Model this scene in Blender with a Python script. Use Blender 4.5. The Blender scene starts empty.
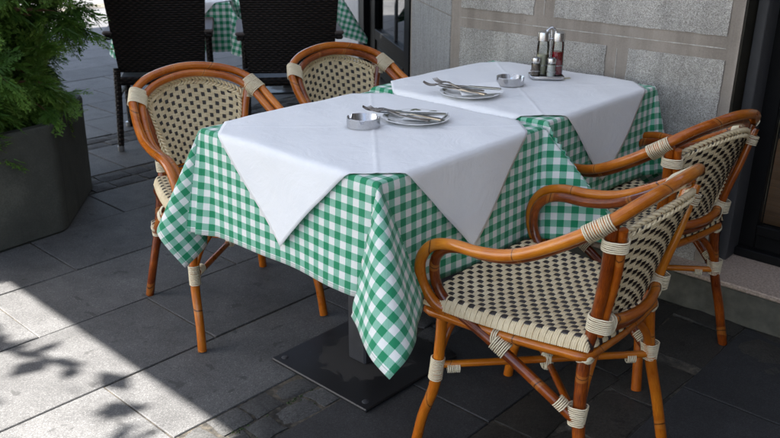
import bpy, math, random
import numpy as np
from mathutils import Vector, Matrix

random.seed(7)
rng = np.random.default_rng(7)
PI = math.pi
scene = bpy.context.scene
col = scene.collection

# ------------------------------------------------------------------ camera
right = Vector((0.73530768, 0.67769323, 0.00738216))
down = Vector((0.25090275, -0.26208257, -0.93185865))
fwd = Vector((-0.62957956, 0.68705503, -0.36274642))
cam_data = bpy.data.cameras.new('camera')
cam = bpy.data.objects.new('camera', cam_data)
col.objects.link(cam)
m = Matrix((right, -down, -fwd)).transposed().to_4x4()
m.translation = (1.18895, -1.25623, 1.33202)
cam.matrix_world = m
cam_data.lens = 37.55
cam_data.sensor_width = 36.0
cam_data.clip_start = 0.05
cam_data.clip_end = 400
cam_data.dof.use_dof = True
cam_data.dof.focus_distance = 2.1
cam_data.dof.aperture_fstop = 8.0
scene.camera = cam

# ------------------------------------------------------------------ light
SUN = Vector((-0.45, -0.50, 0.74)).normalized()          # towards the sun
elev = math.asin(SUN.z)
world = bpy.data.worlds.new('World')
scene.world = world
world.use_nodes = True
wn = world.node_tree
bg = wn.nodes['Background']
sky = wn.nodes.new('ShaderNodeTexSky')
sky.sky_type = 'NISHITA'
sky.sun_disc = False
sky.sun_elevation = elev
sky.sun_rotation = math.atan2(SUN.x, SUN.y)
sky.air_density = 1.0
sky.dust_density = 2.5
sky.ozone_density = 1.0
wn.links.new(sky.outputs[0], bg.inputs[0])
bg.inputs[1].default_value = 0.085
sd = bpy.data.lights.new('sun', 'SUN')
sd.energy = 5.0
sd.angle = math.radians(0.53)
sd.color = (1.0, 0.95, 0.89)
sun = bpy.data.objects.new('sun', sd)
col.objects.link(sun)
sun.rotation_euler = SUN.to_track_quat('Z', 'Y').to_euler()
scene.view_settings.view_transform = 'Standard'
scene.view_settings.look = 'None'
scene.view_settings.gamma = 1.0
scene.view_settings.use_curve_mapping = False
scene.view_settings.exposure = 2.64
scene.cycles.max_bounces = 8
scene.cycles.diffuse_bounces = 5
scene.cycles.glossy_bounces = 3
scene.cycles.transmission_bounces = 6
scene.cycles.caustics_reflective = False
scene.cycles.caustics_refractive = False

# ------------------------------------------------------------------ materials
class NT:
    """small helper around a node tree"""
    def __init__(self, name):
        self.m = bpy.data.materials.new(name)
        self.m.use_nodes = True
        self.t = self.m.node_tree
        self.b = self.t.nodes['Principled BSDF']
    def n(self, typ, **kw):
        nd = self.t.nodes.new('ShaderNode' + typ)
        for k, v in kw.items():
            if k.startswith('i_'):
                nd.inputs[k[2:].replace('_', ' ')].default_value = v
            else:
                setattr(nd, k, v)
        return nd
    def l(self, a, b):
        self.t.links.new(a, b)
    def set(self, **kw):
        for k, v in kw.items():
            self.b.inputs[k.replace('_', ' ')].default_value = v
    def coord(self, which='Object', scale=None):
        tc = self.n('TexCoord')
        o = tc.outputs[which]
        if scale:
            mp = self.n('Mapping')
            mp.inputs['Scale'].default_value = scale
            self.l(o, mp.inputs[0])
            o = mp.outputs[0]
        return o
    def noise(self, vec, scale, detail=4, rough=.6, dist=0):
        nd = self.n('TexNoise')
        nd.inputs['Scale'].default_value = scale
        nd.inputs['Detail'].default_value = detail
        nd.inputs['Roughness'].default_value = rough
        nd.inputs['Distortion'].default_value = dist
        if vec is not None:
            self.l(vec, nd.inputs['Vector'])
        return nd.outputs['Fac']
    def ramp(self, fac, stops):
        r = self.n('ValToRGB')
        e = r.color_ramp.elements
        while len(e) < len(stops):
            e.new(.5)
        for i, (p, c) in enumerate(stops):
            e[i].position = p
            e[i].color = (c, c, c, 1) if isinstance(c, (int, float)) else (*c, 1)
        self.l(fac, r.inputs[0])
        return r.outputs[0]
    def mix(self, fac, a, b, mode='MIX'):
        mx = self.n('Mix', data_type='RGBA', blend_type=mode)
        for s, v in ((0, fac), (6, a), (7, b)):
            if hasattr(v, 'is_output'):
                self.l(v, mx.inputs[s])
            elif s == 0:
                mx.inputs[0].default_value = v
            else:
                mx.inputs[s].default_value = (*v, 1) if isinstance(v, tuple) else (v, v, v, 1)
        return mx.outputs[2]
    def math(self, op, a, b=None, c=None):
        nd = self.n('Math', operation=op)
        for i, v in enumerate((a, b, c)):
            if v is None:
                continue
            if hasattr(v, 'is_output'):
                self.l(v, nd.inputs[i])
            else:
                nd.inputs[i].default_value = v
        return nd.outputs[0]
    def bump(self, h, strength=.3, dist=.002, prev=None):
        b = self.n('Bump')
        b.inputs['Strength'].default_value = strength
        b.inputs['Distance'].default_value = dist
        self.l(h, b.inputs['Height'])
        if prev is not None:
            self.l(prev, b.inputs['Normal'])
        self.l(b.outputs[0], self.b.inputs['Normal'])
        return b.outputs[0]
    def color(self, c):
        if hasattr(c, 'is_output'):
            self.l(c, self.b.inputs['Base Color'])
        else:
            self.b.inputs['Base Color'].default_value = (*c, 1)


def simple(name, c, rough=.5, metal=0.0, spec=.5, var=.15, nscale=30, bump=0.0, bscale=80, coat=0):
    t = NT(name)
    co = t.coord()
    f = t.noise(co, nscale)
    lo = tuple(x * (1 - var) for x in c)
    hi = tuple(min(1, x * (1 + var)) for x in c)
    t.color(t.ramp(f, [(.3, lo), (.7, hi)]))
    t.set(Roughness=rough, Metallic=metal)
    t.b.inputs['Specular IOR Level'].default_value = spec
    t.b.inputs['Coat Weight'].default_value = coat
    t.b.inputs['Coat Roughness'].default_value = .12
    if bump:
        t.bump(t.noise(co, bscale, 5), bump, .003)
    return t.m


def mat_rattan():
    t = NT('rattan')
    uv = t.coord('UV')
    sp = t.n('SeparateXYZ')
    t.l(uv, sp.inputs[0])
    oi = t.n('ObjectInfo')
    along = sp.outputs[1]
    ob = t.coord('Object')
    grain = t.noise(t.coord('UV', (9, 6, 1)), 6, 5)
    blot = t.noise(ob, 6, 4, .65)
    tone = t.math('ADD', t.mix(.45, blot, grain), t.math('MULTIPLY', t.math('SUBTRACT', oi.outputs['Random'], .66), .32))
    c = t.ramp(tone, [(.24, (.10, .015, .0012)), (.42, (.31, .066, .0035)), (.6, (.50, .145, .007)), (.78, (.68, .25, .016))])
    # growth rings (nodes of the cane): thin dark line every ~0.23 m with a pale band beside it
    fr = t.math('FRACT', t.math('MULTIPLY', t.math('ADD', along, t.math('MULTIPLY', t.noise(ob, 3.5, 1), .55)), 1 / .25))
    d = t.math('ABSOLUTE', t.math('SUBTRACT', fr, .5))
    wob = t.math('MULTIPLY', t.math('SUBTRACT', grain, .5), .01)
    line = t.math('LESS_THAN', t.math('ADD', d, wob), .0075)
    pale = t.math('LESS_THAN', t.math('ADD', d, wob), .05)
    c = t.mix(t.math('MULTIPLY', pale, .35), c, (.50, .19, .035))
    c = t.mix(t.math('MULTIPLY', line, .8), c, (.05, .012, .004))
    # scuffs
    sc = t.math('GREATER_THAN', t.noise(t.coord('UV', (60, 18, 1)), 6, 3), .70)
    c = t.mix(t.math('MULTIPLY', sc, .55), c, (.55, .36, .2))
    t.color(c)
    t.l(t.ramp(blot, [(.3, .22), (.7, .45)]), t.b.inputs['Roughness'])
    t.b.inputs['Specular IOR Level'].default_value = .2
    t.b.inputs['Coat Weight'].default_value = .75
    t.b.inputs['Coat Roughness'].default_value = .09
    t.bump(t.mix(.5, grain, line), .25, .0015)
    return t.m


def mat_strand(name, lo, hi, rough=.45, spec=.5):
    t = NT(name)
    ob = t.coord('Object')
    f = t.mix(.6, t.noise(ob, 120, 3), t.noise(ob, 14, 3))
    t.color(t.ramp(f, [(.3, lo), (.7, hi)]))
    t.set(Roughness=rough)
    t.b.inputs['Specular IOR Level'].default_value = spec
    t.bump(t.noise(ob, 400, 2), .15, .0005)
    return t.m


def mat_gingham():
    t = NT('gingham_cotton')
    uv = t.coord('UV')
    sp = t.n('SeparateXYZ')
    t.l(uv, sp.inputs[0])
    wv = t.noise(t.coord('UV', (1, 1, 1)), 900, 2)
    def stripe(o):
        w = t.math('ADD', o, t.math('MULTIPLY', t.math('SUBTRACT', wv, .5), .0016))
        fr = t.math('FRACT', t.math('MULTIPLY', w, 1 / .0385))
        return t.math('LESS_THAN', fr, .5)
    s = t.math('MULTIPLY', t.math('ADD', stripe(sp.outputs[0]), stripe(sp.outputs[1])), .5)
    tw = t.math('LESS_THAN', t.math('FRACT', t.math('MULTIPLY', t.math('ADD', sp.outputs[0], sp.outputs[1]), 1 / .0032)), .5)
    half = t.math('COMPARE', s, .5, .1)
    s = t.math('ADD', s, t.math('MULTIPLY', half, t.math('MULTIPLY', t.math('SUBTRACT', tw, .5), .18)))
    r = t.ramp(s, [(0, (.77, .77, .74)), (.5, (.19, .47, .34)), (1, (.004, .225, .098))])
    # turned and stitched hem
    e = t.math('SUBTRACT', .631, t.math('MAXIMUM', t.math('ABSOLUTE', sp.outputs[0]), t.math('ABSOLUTE', sp.outputs[1])))
    hem = t.math('COMPARE', e, .0105, .0011)
    r = t.mix(t.math('MULTIPLY', hem, .45), r, (.05, .16, .10))
    r2 = t.mix(t.math('MULTIPLY', t.noise(uv, 14, 3), .10), r, (.30, .34, .27))
    thr = t.ramp(t.noise(t.coord('UV', (1, 1, 1)), 1300, 2), [(.3, .84), (.7, 1.1)])
    t.color(t.mix(1.0, r2, thr, 'MULTIPLY'))
    t.set(Roughness=.85)
    t.b.inputs['Specular IOR Level'].default_value = .2
    t.b.inputs['Sheen Weight'].default_value = .15
    b = t.bump(t.noise(uv, 1100, 2), .35, .0006)
    t.bump(t.noise(uv, 15, 4), .42, .008, b)
    return t.m


def mat_white_cloth():
    t = NT('white_linen')
    uv = t.coord('UV')
    n1 = t.noise(uv, 6, 3)
    t.color(t.ramp(n1, [(.3, (.77, .775, .785)), (.7, (.82, .82, .825))]))
    t.set(Roughness=.8)
    t.b.inputs['Specular IOR Level'].default_value = .2
    t.b.inputs['Sheen Weight'].default_value = .1
    sp = t.n('SeparateXYZ')
    t.l(uv, sp.inputs[0])
    e = t.math('SUBTRACT', .592 * math.sqrt(2) / 2, t.math('MAXIMUM', t.math('ABSOLUTE', sp.outputs[0]), t.math('ABSOLUTE', sp.outputs[1])))
    hem = t.ramp(t.math('MULTIPLY', e, 40), [(.36, 1.0), (.40, .35), (.44, .5)])      # turned hem with a stitch groove
    wv = t.n('TexWave', wave_type='BANDS', bands_direction='X')
    wv.inputs['Scale'].default_value = 260
    t.l(uv, wv.inputs['Vector'])
    wv2 = t.n('TexWave', wave_type='BANDS', bands_direction='Y')
    wv2.inputs['Scale'].default_value = 260
    t.l(uv, wv2.inputs['Vector'])
    b = t.bump(t.mix(.5, wv.outputs['Fac'], wv2.outputs['Fac']), .22, .0005)
    b = t.bump(hem, .6, .0012, b)
    b = t.bump(t.noise(uv, 8, 5, .6, 1.5), .34, .010, b)
    t.bump(t.noise(uv, 46, 4, .6, .6), .22, .003, b)
    return t.m


def mat_slab(name, base, speck, rough=.75, scale=1.0, stain=.6, bump=.25):
    """fine speckled granite slab"""
    t = NT(name)
    tc = t.n('TexCoord')
    oi = t.n('ObjectInfo')
    geo = t.n('NewGeometry')
    ob = geo.outputs['Position']
    v = t.n('TexVoronoi')
    v.inputs['Scale'].default_value = 420 * scale
    t.l(ob, v.inputs['Vector'])
    sp = t.ramp(v.outputs['Color'], [(.0, .5), (.45, .85), (.8, 1.14), (.93, speck * .95)])
    big = t.ramp(t.noise(ob, 4.5, 6, .68), [(.28, .66), (.72, 1.30)])
    rnd = t.ramp(oi.outputs['Random'], [(0, .84), (1, 1.16)])
    c = t.mix(1.0, base, sp, 'MULTIPLY')
    c = t.mix(1.0, c, big, 'MULTIPLY')
    c = t.mix(1.0, c, rnd, 'MULTIPLY')
    # dropped stains of their own shape
    w = t.noise(ob, 17, 3, .5, .5)
    st = t.ramp(w, [(.655, 0.0), (.70, stain)])
    c = t.mix(st, c, tuple(x * .35 for x in base))
    w2 = t.noise(ob, 7.3, 2, .5, .4)
    c = t.mix(t.ramp(w2, [(.62, 0), (.75, .35)]), c, tuple(x * 1.35 for x in base))
    t.color(c)
    t.set(Roughness=rough)
    t.b.inputs['Specular IOR Level'].default_value = .35
    b = t.bump(v.outputs['Distance'], bump, .0008)
    t.bump(t.noise(ob, 40, 4), .2, .003, b)
    return t.m


def mat_aggregate():
    """bush hammered granite of the wall panels"""
    t = NT('hammered_granite')
    ob = t.coord('Object')
    v = t.n('TexVoronoi')
    v.inputs['Scale'].default_value = 420
    t.l(ob, v.inputs['Vector'])
    sp = t.ramp(v.outputs['Color'], [(.05, (.16, .148, .132)), (.3, (.31, .292, .265)), (.6, (.42, .40, .365)), (.9, (.60, .58, .53))])
    big = t.ramp(t.noise(ob, 5, 5), [(.3, .82), (.7, 1.12)])
    run = t.ramp(t.noise(t.coord('Object', (7, 7, .45)), 1.6, 4), [(.35, .80), (.6, 1.06)])
    t.color(t.mix(1.0, t.mix(1.0, sp, big, 'MULTIPLY'), run, 'MULTIPLY'))
    t.set(Roughness=.8)
    h = t.mix(.5, v.outputs['Distance'], t.noise(ob, 260, 3))
    b = t.bump(h, .5, .002)
    return t.m


def mat_glass(name, tint=(1, 1, 1), refl=1.0):
    t = NT(name)
    nt = t.t
    out = nt.nodes['Material Output']
    tr = t.n('BsdfTransparent')
    tr.inputs[0].default_value = (*tint, 1)
    gl = t.n('BsdfGlossy')
    gl.inputs['Roughness'].default_value = .03
    fr = t.n('Fresnel')
    fr.inputs[0].default_value = 1.5
    f = t.math('MULTIPLY', fr.outputs[0], refl)
    mx = t.n('MixShader')
    t.l(f, mx.inputs[0])
    t.l(tr.outputs[0], mx.inputs[1])
    t.l(gl.outputs[0], mx.inputs[2])
    t.l(mx.outputs[0], out.inputs[0])
    return t.m


def mat_leaf():
    t = NT('conifer_foliage')
    at = t.n('Attribute', attribute_name='tone')
    ob = t.coord('Object')
    f = t.mix(.35, at.outputs['Fac'], t.noise(ob, 12, 3))
    t.color(t.ramp(f, [(.15, (.024, .060, .012)), (.5, (.060, .145, .022)), (.8, (.13, .23, .035)), (1, (.24, .23, .06))]))
    t.set(Roughness=.55)
    t.b.inputs['Specular IOR Level'].default_value = .3
    # some light passes through the thin sprays
    tl = t.n('BsdfTranslucent')
    tl.inputs[0].default_value = (.14, .27, .04, 1)
    mx = t.n('MixShader')
    mx.inputs[0].default_value = .25
    out = t.t.nodes['Material Output']
    t.l(t.b.outputs[0], mx.inputs[1])
    t.l(tl.outputs[0], mx.inputs[2])
    t.l(mx.outputs[0], out.inputs[0])
    return t.m


def mat_concrete_planter():
    t = NT('planter_concrete')
    ob = t.coord('Object')
    big = t.noise(ob, 3.5, 6, .65)
    fine = t.noise(ob, 160, 2)
    c = t.ramp(t.mix(.3, big, fine), [(.3, (.030, .031, .025)), (.52, (.058, .060, .049)), (.72, (.115, .115, .092))])
    # water runs: vertical streaks and one dark damp patch
    s = t.noise(t.coord('Object', (9, 9, .7)), 1.3, 3)
    c = t.mix(t.ramp(s, [(.58, 0), (.68, .6)]), c, (.022, .023, .021))
    t.color(c)
    t.set(Roughness=.8)
    b = t.bump(fine, .35, .001)
    t.bump(t.noise(ob, 30, 4), .3, .004, b)
    return t.m


def mat_wicker():
    t = NT('dark_wicker')
    ob = t.coord('Object')
    sp = t.n('SeparateXYZ')
    t.l(ob, sp.inputs[0])
    rows = t.math('MULTIPLY', sp.outputs[2], 1 / .0125)
    row = t.math('FLOOR', rows)
    par = t.math('MULTIPLY', t.math('MODULO', row, 2), PI)
    hy = t.math('SINE', t.math('ADD', t.math('MULTIPLY', t.math('ADD', sp.outputs[1], sp.outputs[0]), 2 * PI / .040), par))
    hz = t.math('ABSOLUTE', t.math('SINE', t.math('MULTIPLY', rows, PI)))
    h = t.math('MULTIPLY', hz, t.math('ADD', t.math('MULTIPLY', hy, .4), .6))
    c = t.ramp(h, [(.0, (.002, .0015, .001)), (.5, (.008, .005, .004)), (1, (.034, .019, .012))])  # strand highlights and dark gaps put into the colour
    t.color(c)
    t.set(Roughness=.5)
    t.b.inputs['Specular IOR Level'].default_value = .25
    t.bump(h, .9, .004)
    return t.m


def mat_wood(name, lo, hi, rough=.5, axis=0, sc=6):
    t = NT(name)
    s = [40, 40, 40]
    s[axis] = 3
    f = t.noise(t.coord('Object', tuple(s)), 1, 5, .6, .5)
    t.color(t.ramp(f, [(.3, lo), (.7, hi)]))
    t.set(Roughness=rough)
    t.bump(f, .2, .001)
    return t.m


def mat_base_plate():
    t = NT('chipped_black_iron')
    ob = t.coord('Object')
    sp = t.n('VectorMath', operation='LENGTH')
    t.l(ob, sp.inputs[0])
    edge = t.math('ADD', t.math('MULTIPLY', t.noise(ob, 22, 5, .65, .7), .17), sp.outputs['Value'])
    chip = t.ramp(edge, [(.215, 1), (.226, 0)])
    rim = t.ramp(t.noise(ob, 60, 4), [(.68, 0), (.72, .6)])
    c = t.mix(chip, (.0085, .0085, .0095), (.030, .028, .026))
    c = t.mix(rim, c, (.05, .045, .04))
    t.color(c)
    t.l(t.mix(chip, .48, .8), t.b.inputs['Roughness'])
    t.bump(t.mix(.5, chip, t.noise(ob, 90, 3)), .25, .0015)
    return t.m


M = {}
M['rattan'] = mat_rattan()
M['cream'] = mat_strand('cream_cane', (.62, .48, .28), (.86, .73, .49))
M['binding'] = mat_strand('binding_cane', (.64, .54, .36), (.84, .75, .56))
M['dark_cane'] = mat_strand('dark_cane', (.010, .006, .006), (.032, .020, .017), .4)
M['gingham'] = mat_gingham()
M['linen'] = mat_white_cloth()
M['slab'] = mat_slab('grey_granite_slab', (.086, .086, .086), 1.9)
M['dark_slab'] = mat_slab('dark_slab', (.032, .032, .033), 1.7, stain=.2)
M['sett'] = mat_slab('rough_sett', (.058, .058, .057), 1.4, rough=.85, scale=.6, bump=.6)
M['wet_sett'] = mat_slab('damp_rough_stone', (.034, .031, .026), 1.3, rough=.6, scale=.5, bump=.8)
def mat_joint():
    t = NT('joint_sand')
    geo = t.n('NewGeometry')
    p = geo.outputs['Position']
    f = t.mix(.4, t.noise(p, 2.3, 3), t.noise(p, 60, 4))
    t.color(t.ramp(f, [(.42, (.014, .013, .011)), (.52, (.06, .052, .040)), (.62, (.125, .105, .075))]))
    t.set(Roughness=.95)
    t.bump(t.noise(p, 300, 3), .8, .002)
    return t.m


M['joint'] = mat_joint()
M['far_ground'] = mat_slab('far_paving', (.10, .10, .10), 1.4)
M['aggregate'] = mat_aggregate()
def mat_band():
    t = NT('smooth_granite_band')
    ob = t.coord('Object')
    base = t.ramp(t.mix(.35, t.noise(ob, 7, 5, .65), t.noise(ob, 160, 3)), [(.3, (.225, .192, .160)), (.5, (.305, .264, .222)), (.72, (.37, .325, .28))])
    run = t.ramp(t.noise(t.coord('Object', (9, 9, .6)), 1.5, 4), [(.38, .78), (.6, 1.05)])
    spots = t.ramp(t.noise(ob, 38, 2), [(.68, 1.0), (.72, .72)])
    t.color(t.mix(1.0, t.mix(1.0, base, run, 'MULTIPLY'), spots, 'MULTIPLY'))
    t.set(Roughness=.75)
    t.bump(t.noise(ob, 190, 4), .3, .002)
    return t.m


M['render_band'] = mat_band()
M['white_joint'] = simple('pale_joint', (.47, .45, .41), .85, nscale=120, var=.25, bump=.6, bscale=200)
M['black_paint'] = simple('black_frame_paint', (.005, .005, .0055), .55, spec=.12, nscale=9, var=.4)
M['olive_paint'] = simple('dark_olive_paint', (.014, .012, .007), .55, spec=.25, nscale=9, var=.4)
M['grey_post'] = simple('grey_post', (.044, .044, .047), .55, nscale=9, var=.15)
M['glass'] = mat_glass('window_glass', (.55, .58, .6), 1.6)
M['door_glass'] = mat_glass('clear_door_glass', (.93, .94, .93), .7)
M['clear_glass'] = mat_glass('bottle_glass', (.93, .96, .95), 1.5)
M['steel'] = simple('brushed_steel', (.55, .55, .56), .26, 1.0, nscale=200, var=.08)
M['cutlery'] = simple('cutlery_steel', (.22, .20, .18), .26, 1.0, nscale=60, var=.1)
M['porcelain'] = simple('white_porcelain', (.82, .82, .81), .25, spec=.2, nscale=5, var=.01)
M['leaf_print'] = simple('olive_leaf_print', (.10, .11, .06), .3, nscale=80, var=.4)
M['paper'] = simple('paper_napkin', (.82, .82, .82), .9, nscale=40, var=.02)
M['iron'] = simple('dark_iron_post', (.030, .030, .033), .5, nscale=14, var=.3, bump=.15)
M['plate_iron'] = mat_base_plate()
M['table_wood'] = mat_wood('table_wood', (.05, .025, .012), (.11, .06, .03))
M['wicker'] = mat_wicker()
M['arm_wood'] = mat_wood('weathered_armrest', (.055, .042, .038), (.11, .085, .075), .65)
M['planter'] = mat_concrete_planter()
M['soil'] = simple('soil', (.018, .014, .010), .95, nscale=50, var=.5, bump=1, bscale=60)
M['leaf'] = mat_leaf()
M['bark'] = simple('bark', (.14, .075, .04), .85, nscale=40, var=.4, bump=.6, bscale=90)
M['moss'] = simple('moss', (.028, .048, .014), .95, nscale=80, var=.5)
M['step'] = simple('reddish_granite', (.37, .285, .225), .7, nscale=140, var=.4, bump=.25, bscale=200)
M['riser'] = simple('greenish_riser', (.075, .072, .056), .8, nscale=16, var=.4, bump=.3, bscale=150)
M['floor_wood'] = mat_wood('parquet', (.34, .16, .065), (.54, .28, .12), .35)
M['dark_room'] = simple('dark_room_wall', (.10, .085, .065), .8, nscale=4)
M['cream_paint'] = simple('cream_paint', (.52, .47, .34), .45, nscale=9, var=.1)
M['awning'] = simple('awning_canvas', (.46, .44, .38), .9, nscale=4, var=.05)
def mat_canvas():
    t = NT('thin_awning_canvas')
    t.color((.50, .49, .45))
    t.set(Roughness=.9)
    tl = t.n('BsdfTranslucent')
    tl.inputs[0].default_value = (.54, .63, .82, 1)
    mx = t.n('MixShader')
    mx.inputs[0].default_value = .125
    out = t.t.nodes['Material Output']
    t.l(t.b.outputs[0], mx.inputs[1])
    t.l(tl.outputs[0], mx.inputs[2])
    t.l(mx.outputs[0], out.inputs[0])
    return t.m


M['awning'] = mat_canvas()
M['added_shade_wall'] = simple('added_wall_dark', (.17, .16, .145), .85, nscale=5, var=.2, bump=.2)
M['red_vinegar'] = simple('red_vinegar', (.34, .004, .014), .08, nscale=3, var=.1)
M['oil'] = simple('pale_oil', (.62, .58, .40), .08, nscale=3, var=.1)
M['salt'] = simple('salt_grains', (.78, .78, .76), .8, nscale=200, var=.1)
M['pepper'] = simple('ground_pepper', (.22, .17, .14), .9, nscale=400, var=.5)
M['rubber'] = simple('chair_foot_metal', (.45, .45, .44), .35, .8, nscale=40)
M['wall_far'] = simple('grey_facade', (.30, .30, .31), .8, nscale=6, var=.12, bump=.2)

# ------------------------------------------------------------------ mesh helpers
class MB:
    def __init__(self):
        self.v, self.f, self.uv = [], [], []        # uv: one list per face
        self.has_uv = False
    def add(self, verts, faces, uvs=None):
        o = len(self.v)
        self.v.extend(map(tuple, verts))
        for i, f in enumerate(faces):
            self.f.append(tuple(o + k for k in f))
            if uvs is not None:
                self.uv.append(uvs[i])
                self.has_uv = True
            else:
                self.uv.append([(0, 0)] * len(f))
    def box(self, c, s, bev=0.0, rot=None, topscale=1.0):
        x, y, z = s[0] / 2, s[1] / 2, s[2] / 2
        if bev <= 0:
            vs = [(-x, -y, -z), (x, -y, -z), (x, y, -z), (-x, y, -z), (-x, -y, z), (x, -y, z), (x, y, z), (-x, y, z)]
            fs = [(3, 2, 1, 0), (4, 5, 6, 7), (0, 1, 5, 4), (1, 2, 6, 5), (2, 3, 7, 6), (3, 0, 4, 7)]
        else:
            b = min(bev, x * .95, y * .95, z * .95)
            vs, fs = [], []
            # chamfered box: 24 vertices
            idx = {}
            for sx in (-1, 1):
                for sy in (-1, 1):
                    for sz in (-1, 1):
                        for ax in range(3):
                            p = [sx * (x - b), sy * (y - b), sz * (z - b)]
                            p[ax] += (sx, sy, sz)[ax] * b
                            idx[(sx, sy, sz, ax)] = len(vs)
                            vs.append(tuple(p))
            I = lambda *k: idx[k]
            for s_ in (-1, 1):
                fs.append([I(s_, -1, -1, 0), I(s_, 1, -1, 0), I(s_, 1, 1, 0), I(s_, -1, 1, 0)][::s_])
                fs.append([I(-1, s_, -1, 1), I(-1, s_, 1, 1), I(1, s_, 1, 1), I(1, s_, -1, 1)][::s_])
                fs.append([I(-1, -1, s_, 2), I(1, -1, s_, 2), I(1, 1, s_, 2), I(-1, 1, s_, 2)][::s_])
            for a in (-1, 1):
                for b2 in (-1, 1):
                    fs.append([I(a, b2, -1, 0), I(a, b2, -1, 1), I(a, b2, 1, 1), I(a, b2, 1, 0)][::-a * b2])
                    fs.append([I(a, -1, b2, 0), I(a, 1, b2, 0), I(a, 1, b2, 2), I(a, -1, b2, 2)][::a * b2])
                    fs.append([I(-1, a, b2, 1), I(-1, a, b2, 2), I(1, a, b2, 2), I(1, a, b2, 1)][::a * b2])
                    for c2 in (-1, 1):
                        fs.append([I(a, b2, c2, 0), I(a, b2, c2, 1), I(a, b2, c2, 2)][::a * b2 * c2])
        R = rot if rot is not None else Matrix.Identity(3)
        cv = Vector(c)
        self.add([R @ Vector(v) + cv for v in vs], fs)
    def prism(self, pts, z0, z1, shrink=0.0):
        n = len(pts)
        vs = [(x, y, z0) for x, y in pts] + [(x, y, z1) for x, y in pts]
        fs = [tuple(range(n))[::-1], tuple(range(n, 2 * n))]
        for i in range(n):
            j = (i + 1) % n
            fs.append((i, j, n + j, n + i))
        self.add(vs, fs)
    def tube(self, pts, r, seg=10, closed=False, n=6, cap=True, flat=None, up=None, smooth=True):
        P = resample(pts, n, closed) if smooth else np.array(pts, float)
        N = len(P)
        rr = np.full(N, r) if np.isscalar(r) else np.interp(np.linspace(0, 1, N), np.linspace(0, 1, len(r)), r)
        T, A, B = frames(P, closed, up)
        L = np.concatenate([[0], np.cumsum(np.linalg.norm(np.diff(P, axis=0), axis=1))])
        th = np.arange(seg) * 2 * PI / seg
        fx, fy = (1, 1) if flat is None else flat
        ring = P[:, None, :] + rr[:, None, None] * (np.cos(th)[None, :, None] * A[:, None, :] * fx + np.sin(th)[None, :, None] * B[:, None, :] * fy)
        vs = ring.reshape(-1, 3)
        fs, us = [], []
        M_ = N if closed else N - 1
        off = random.random() * .23
        for i in range(M_):
            i2 = (i + 1) % N
            l2 = L[i + 1] if i + 1 < N else L[i] + .01
            for k in range(seg):
                k2 = (k + 1) % seg
                fs.append((i * seg + k, i * seg + k2, i2 * seg + k2, i2 * seg + k))
                u0, u1 = k / seg, (k + 1) / seg
                us.append([(u0, L[i] + off), (u1, L[i] + off), (u1, l2 + off), (u0, l2 + off)])
        if cap and not closed:
            fs.append(tuple(range(seg))[::-1]); us.append([(0, .0)] * seg)
            fs.append(tuple(range((N - 1) * seg, N * seg))); us.append([(0, .0)] * seg)
        self.add(vs, fs, us)
    def lathe(self, prof, seg=32, c=(0, 0, 0)):
        vs, fs = [], []
        for (r, z) in prof:
            for k in range(seg):
                a = 2 * PI * k / seg
                vs.append((c[0] + r * math.cos(a), c[1] + r * math.sin(a), c[2] + z))
        for i in range(len(prof) - 1):
            for k in range(seg):
                k2 = (k + 1) % seg
                fs.append((i * seg + k, i * seg + k2, (i + 1) * seg + k2, (i + 1) * seg + k))
        self.add(vs, fs)
    def grid(self, P, uv=None, flip=False):
        """P: (n,m,3) array"""
        n, m_ = P.shape[:2]
        fs, us = [], []
        for i in range(n - 1):
            for j in range(m_ - 1):
                q = [(i, j), (i + 1, j), (i + 1, j + 1), (i, j + 1)]
                if flip:
                    q = q[::-1]
                fs.append(tuple(a * m_ + b for a, b in q))
                us.append([tuple(uv[a, b]) for a, b in q] if uv is not None else [(0, 0)] * 4)
        self.add(P.reshape(-1, 3), fs, us)
    def mesh(self, name, mat, smooth=True, angle=40):
        me = bpy.data.meshes.new(name)
        me.from_pydata([tuple(float(c) for c in v) for v in self.v], [], self.f)
        if self.has_uv:
            lay = me.uv_layers.new(name='UVMap')
            flat = np.array([c for f in self.uv for uvp in f for c in uvp], dtype=np.float32)
            lay.data.foreach_set('uv', flat)
        me.materials.append(mat)
        if smooth:
            me.polygons.foreach_set('use_smooth', [True] * len(me.polygons))
            if angle is not None:
                me.set_sharp_from_angle(angle=math.radians(angle))
        me.validate()
        me.update()
        return me
    def build(self, name, mat, parent=None, smooth=True, angle=40, kind=None, loc=None):
        me = self.mesh(name, mat, smooth, angle)
        o = bpy.data.objects.new(name, me)
        col.objects.link(o)
        if parent is not None:
            o.parent = parent
        if kind:
            o['kind'] = kind
        if loc is not None:
            o.location = loc
        return o


def resample(pts, n=6, closed=False):
    """Catmull-Rom through the points, n samples per span"""
    P = np.array(pts, float)
    if closed:
        P = np.vstack([P[-1], P, P[0], P[1]])
    else:
        P = np.vstack([2 * P[0] - P[1], P, 2 * P[-1] - P[-2]])
    out = []
    for i in range(1, len(P) - 2):
        p0, p1, p2, p3 = P[i - 1], P[i], P[i + 1], P[i + 2]
        for k in range(n):
            t = k / n
            out.append(.5 * ((2 * p1) + (-p0 + p2) * t + (2 * p0 - 5 * p1 + 4 * p2 - p3) * t * t + (-p0 + 3 * p1 - 3 * p2 + p3) * t ** 3))
    if not closed:
        out.append(P[-2])
    return np.array(out)


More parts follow.
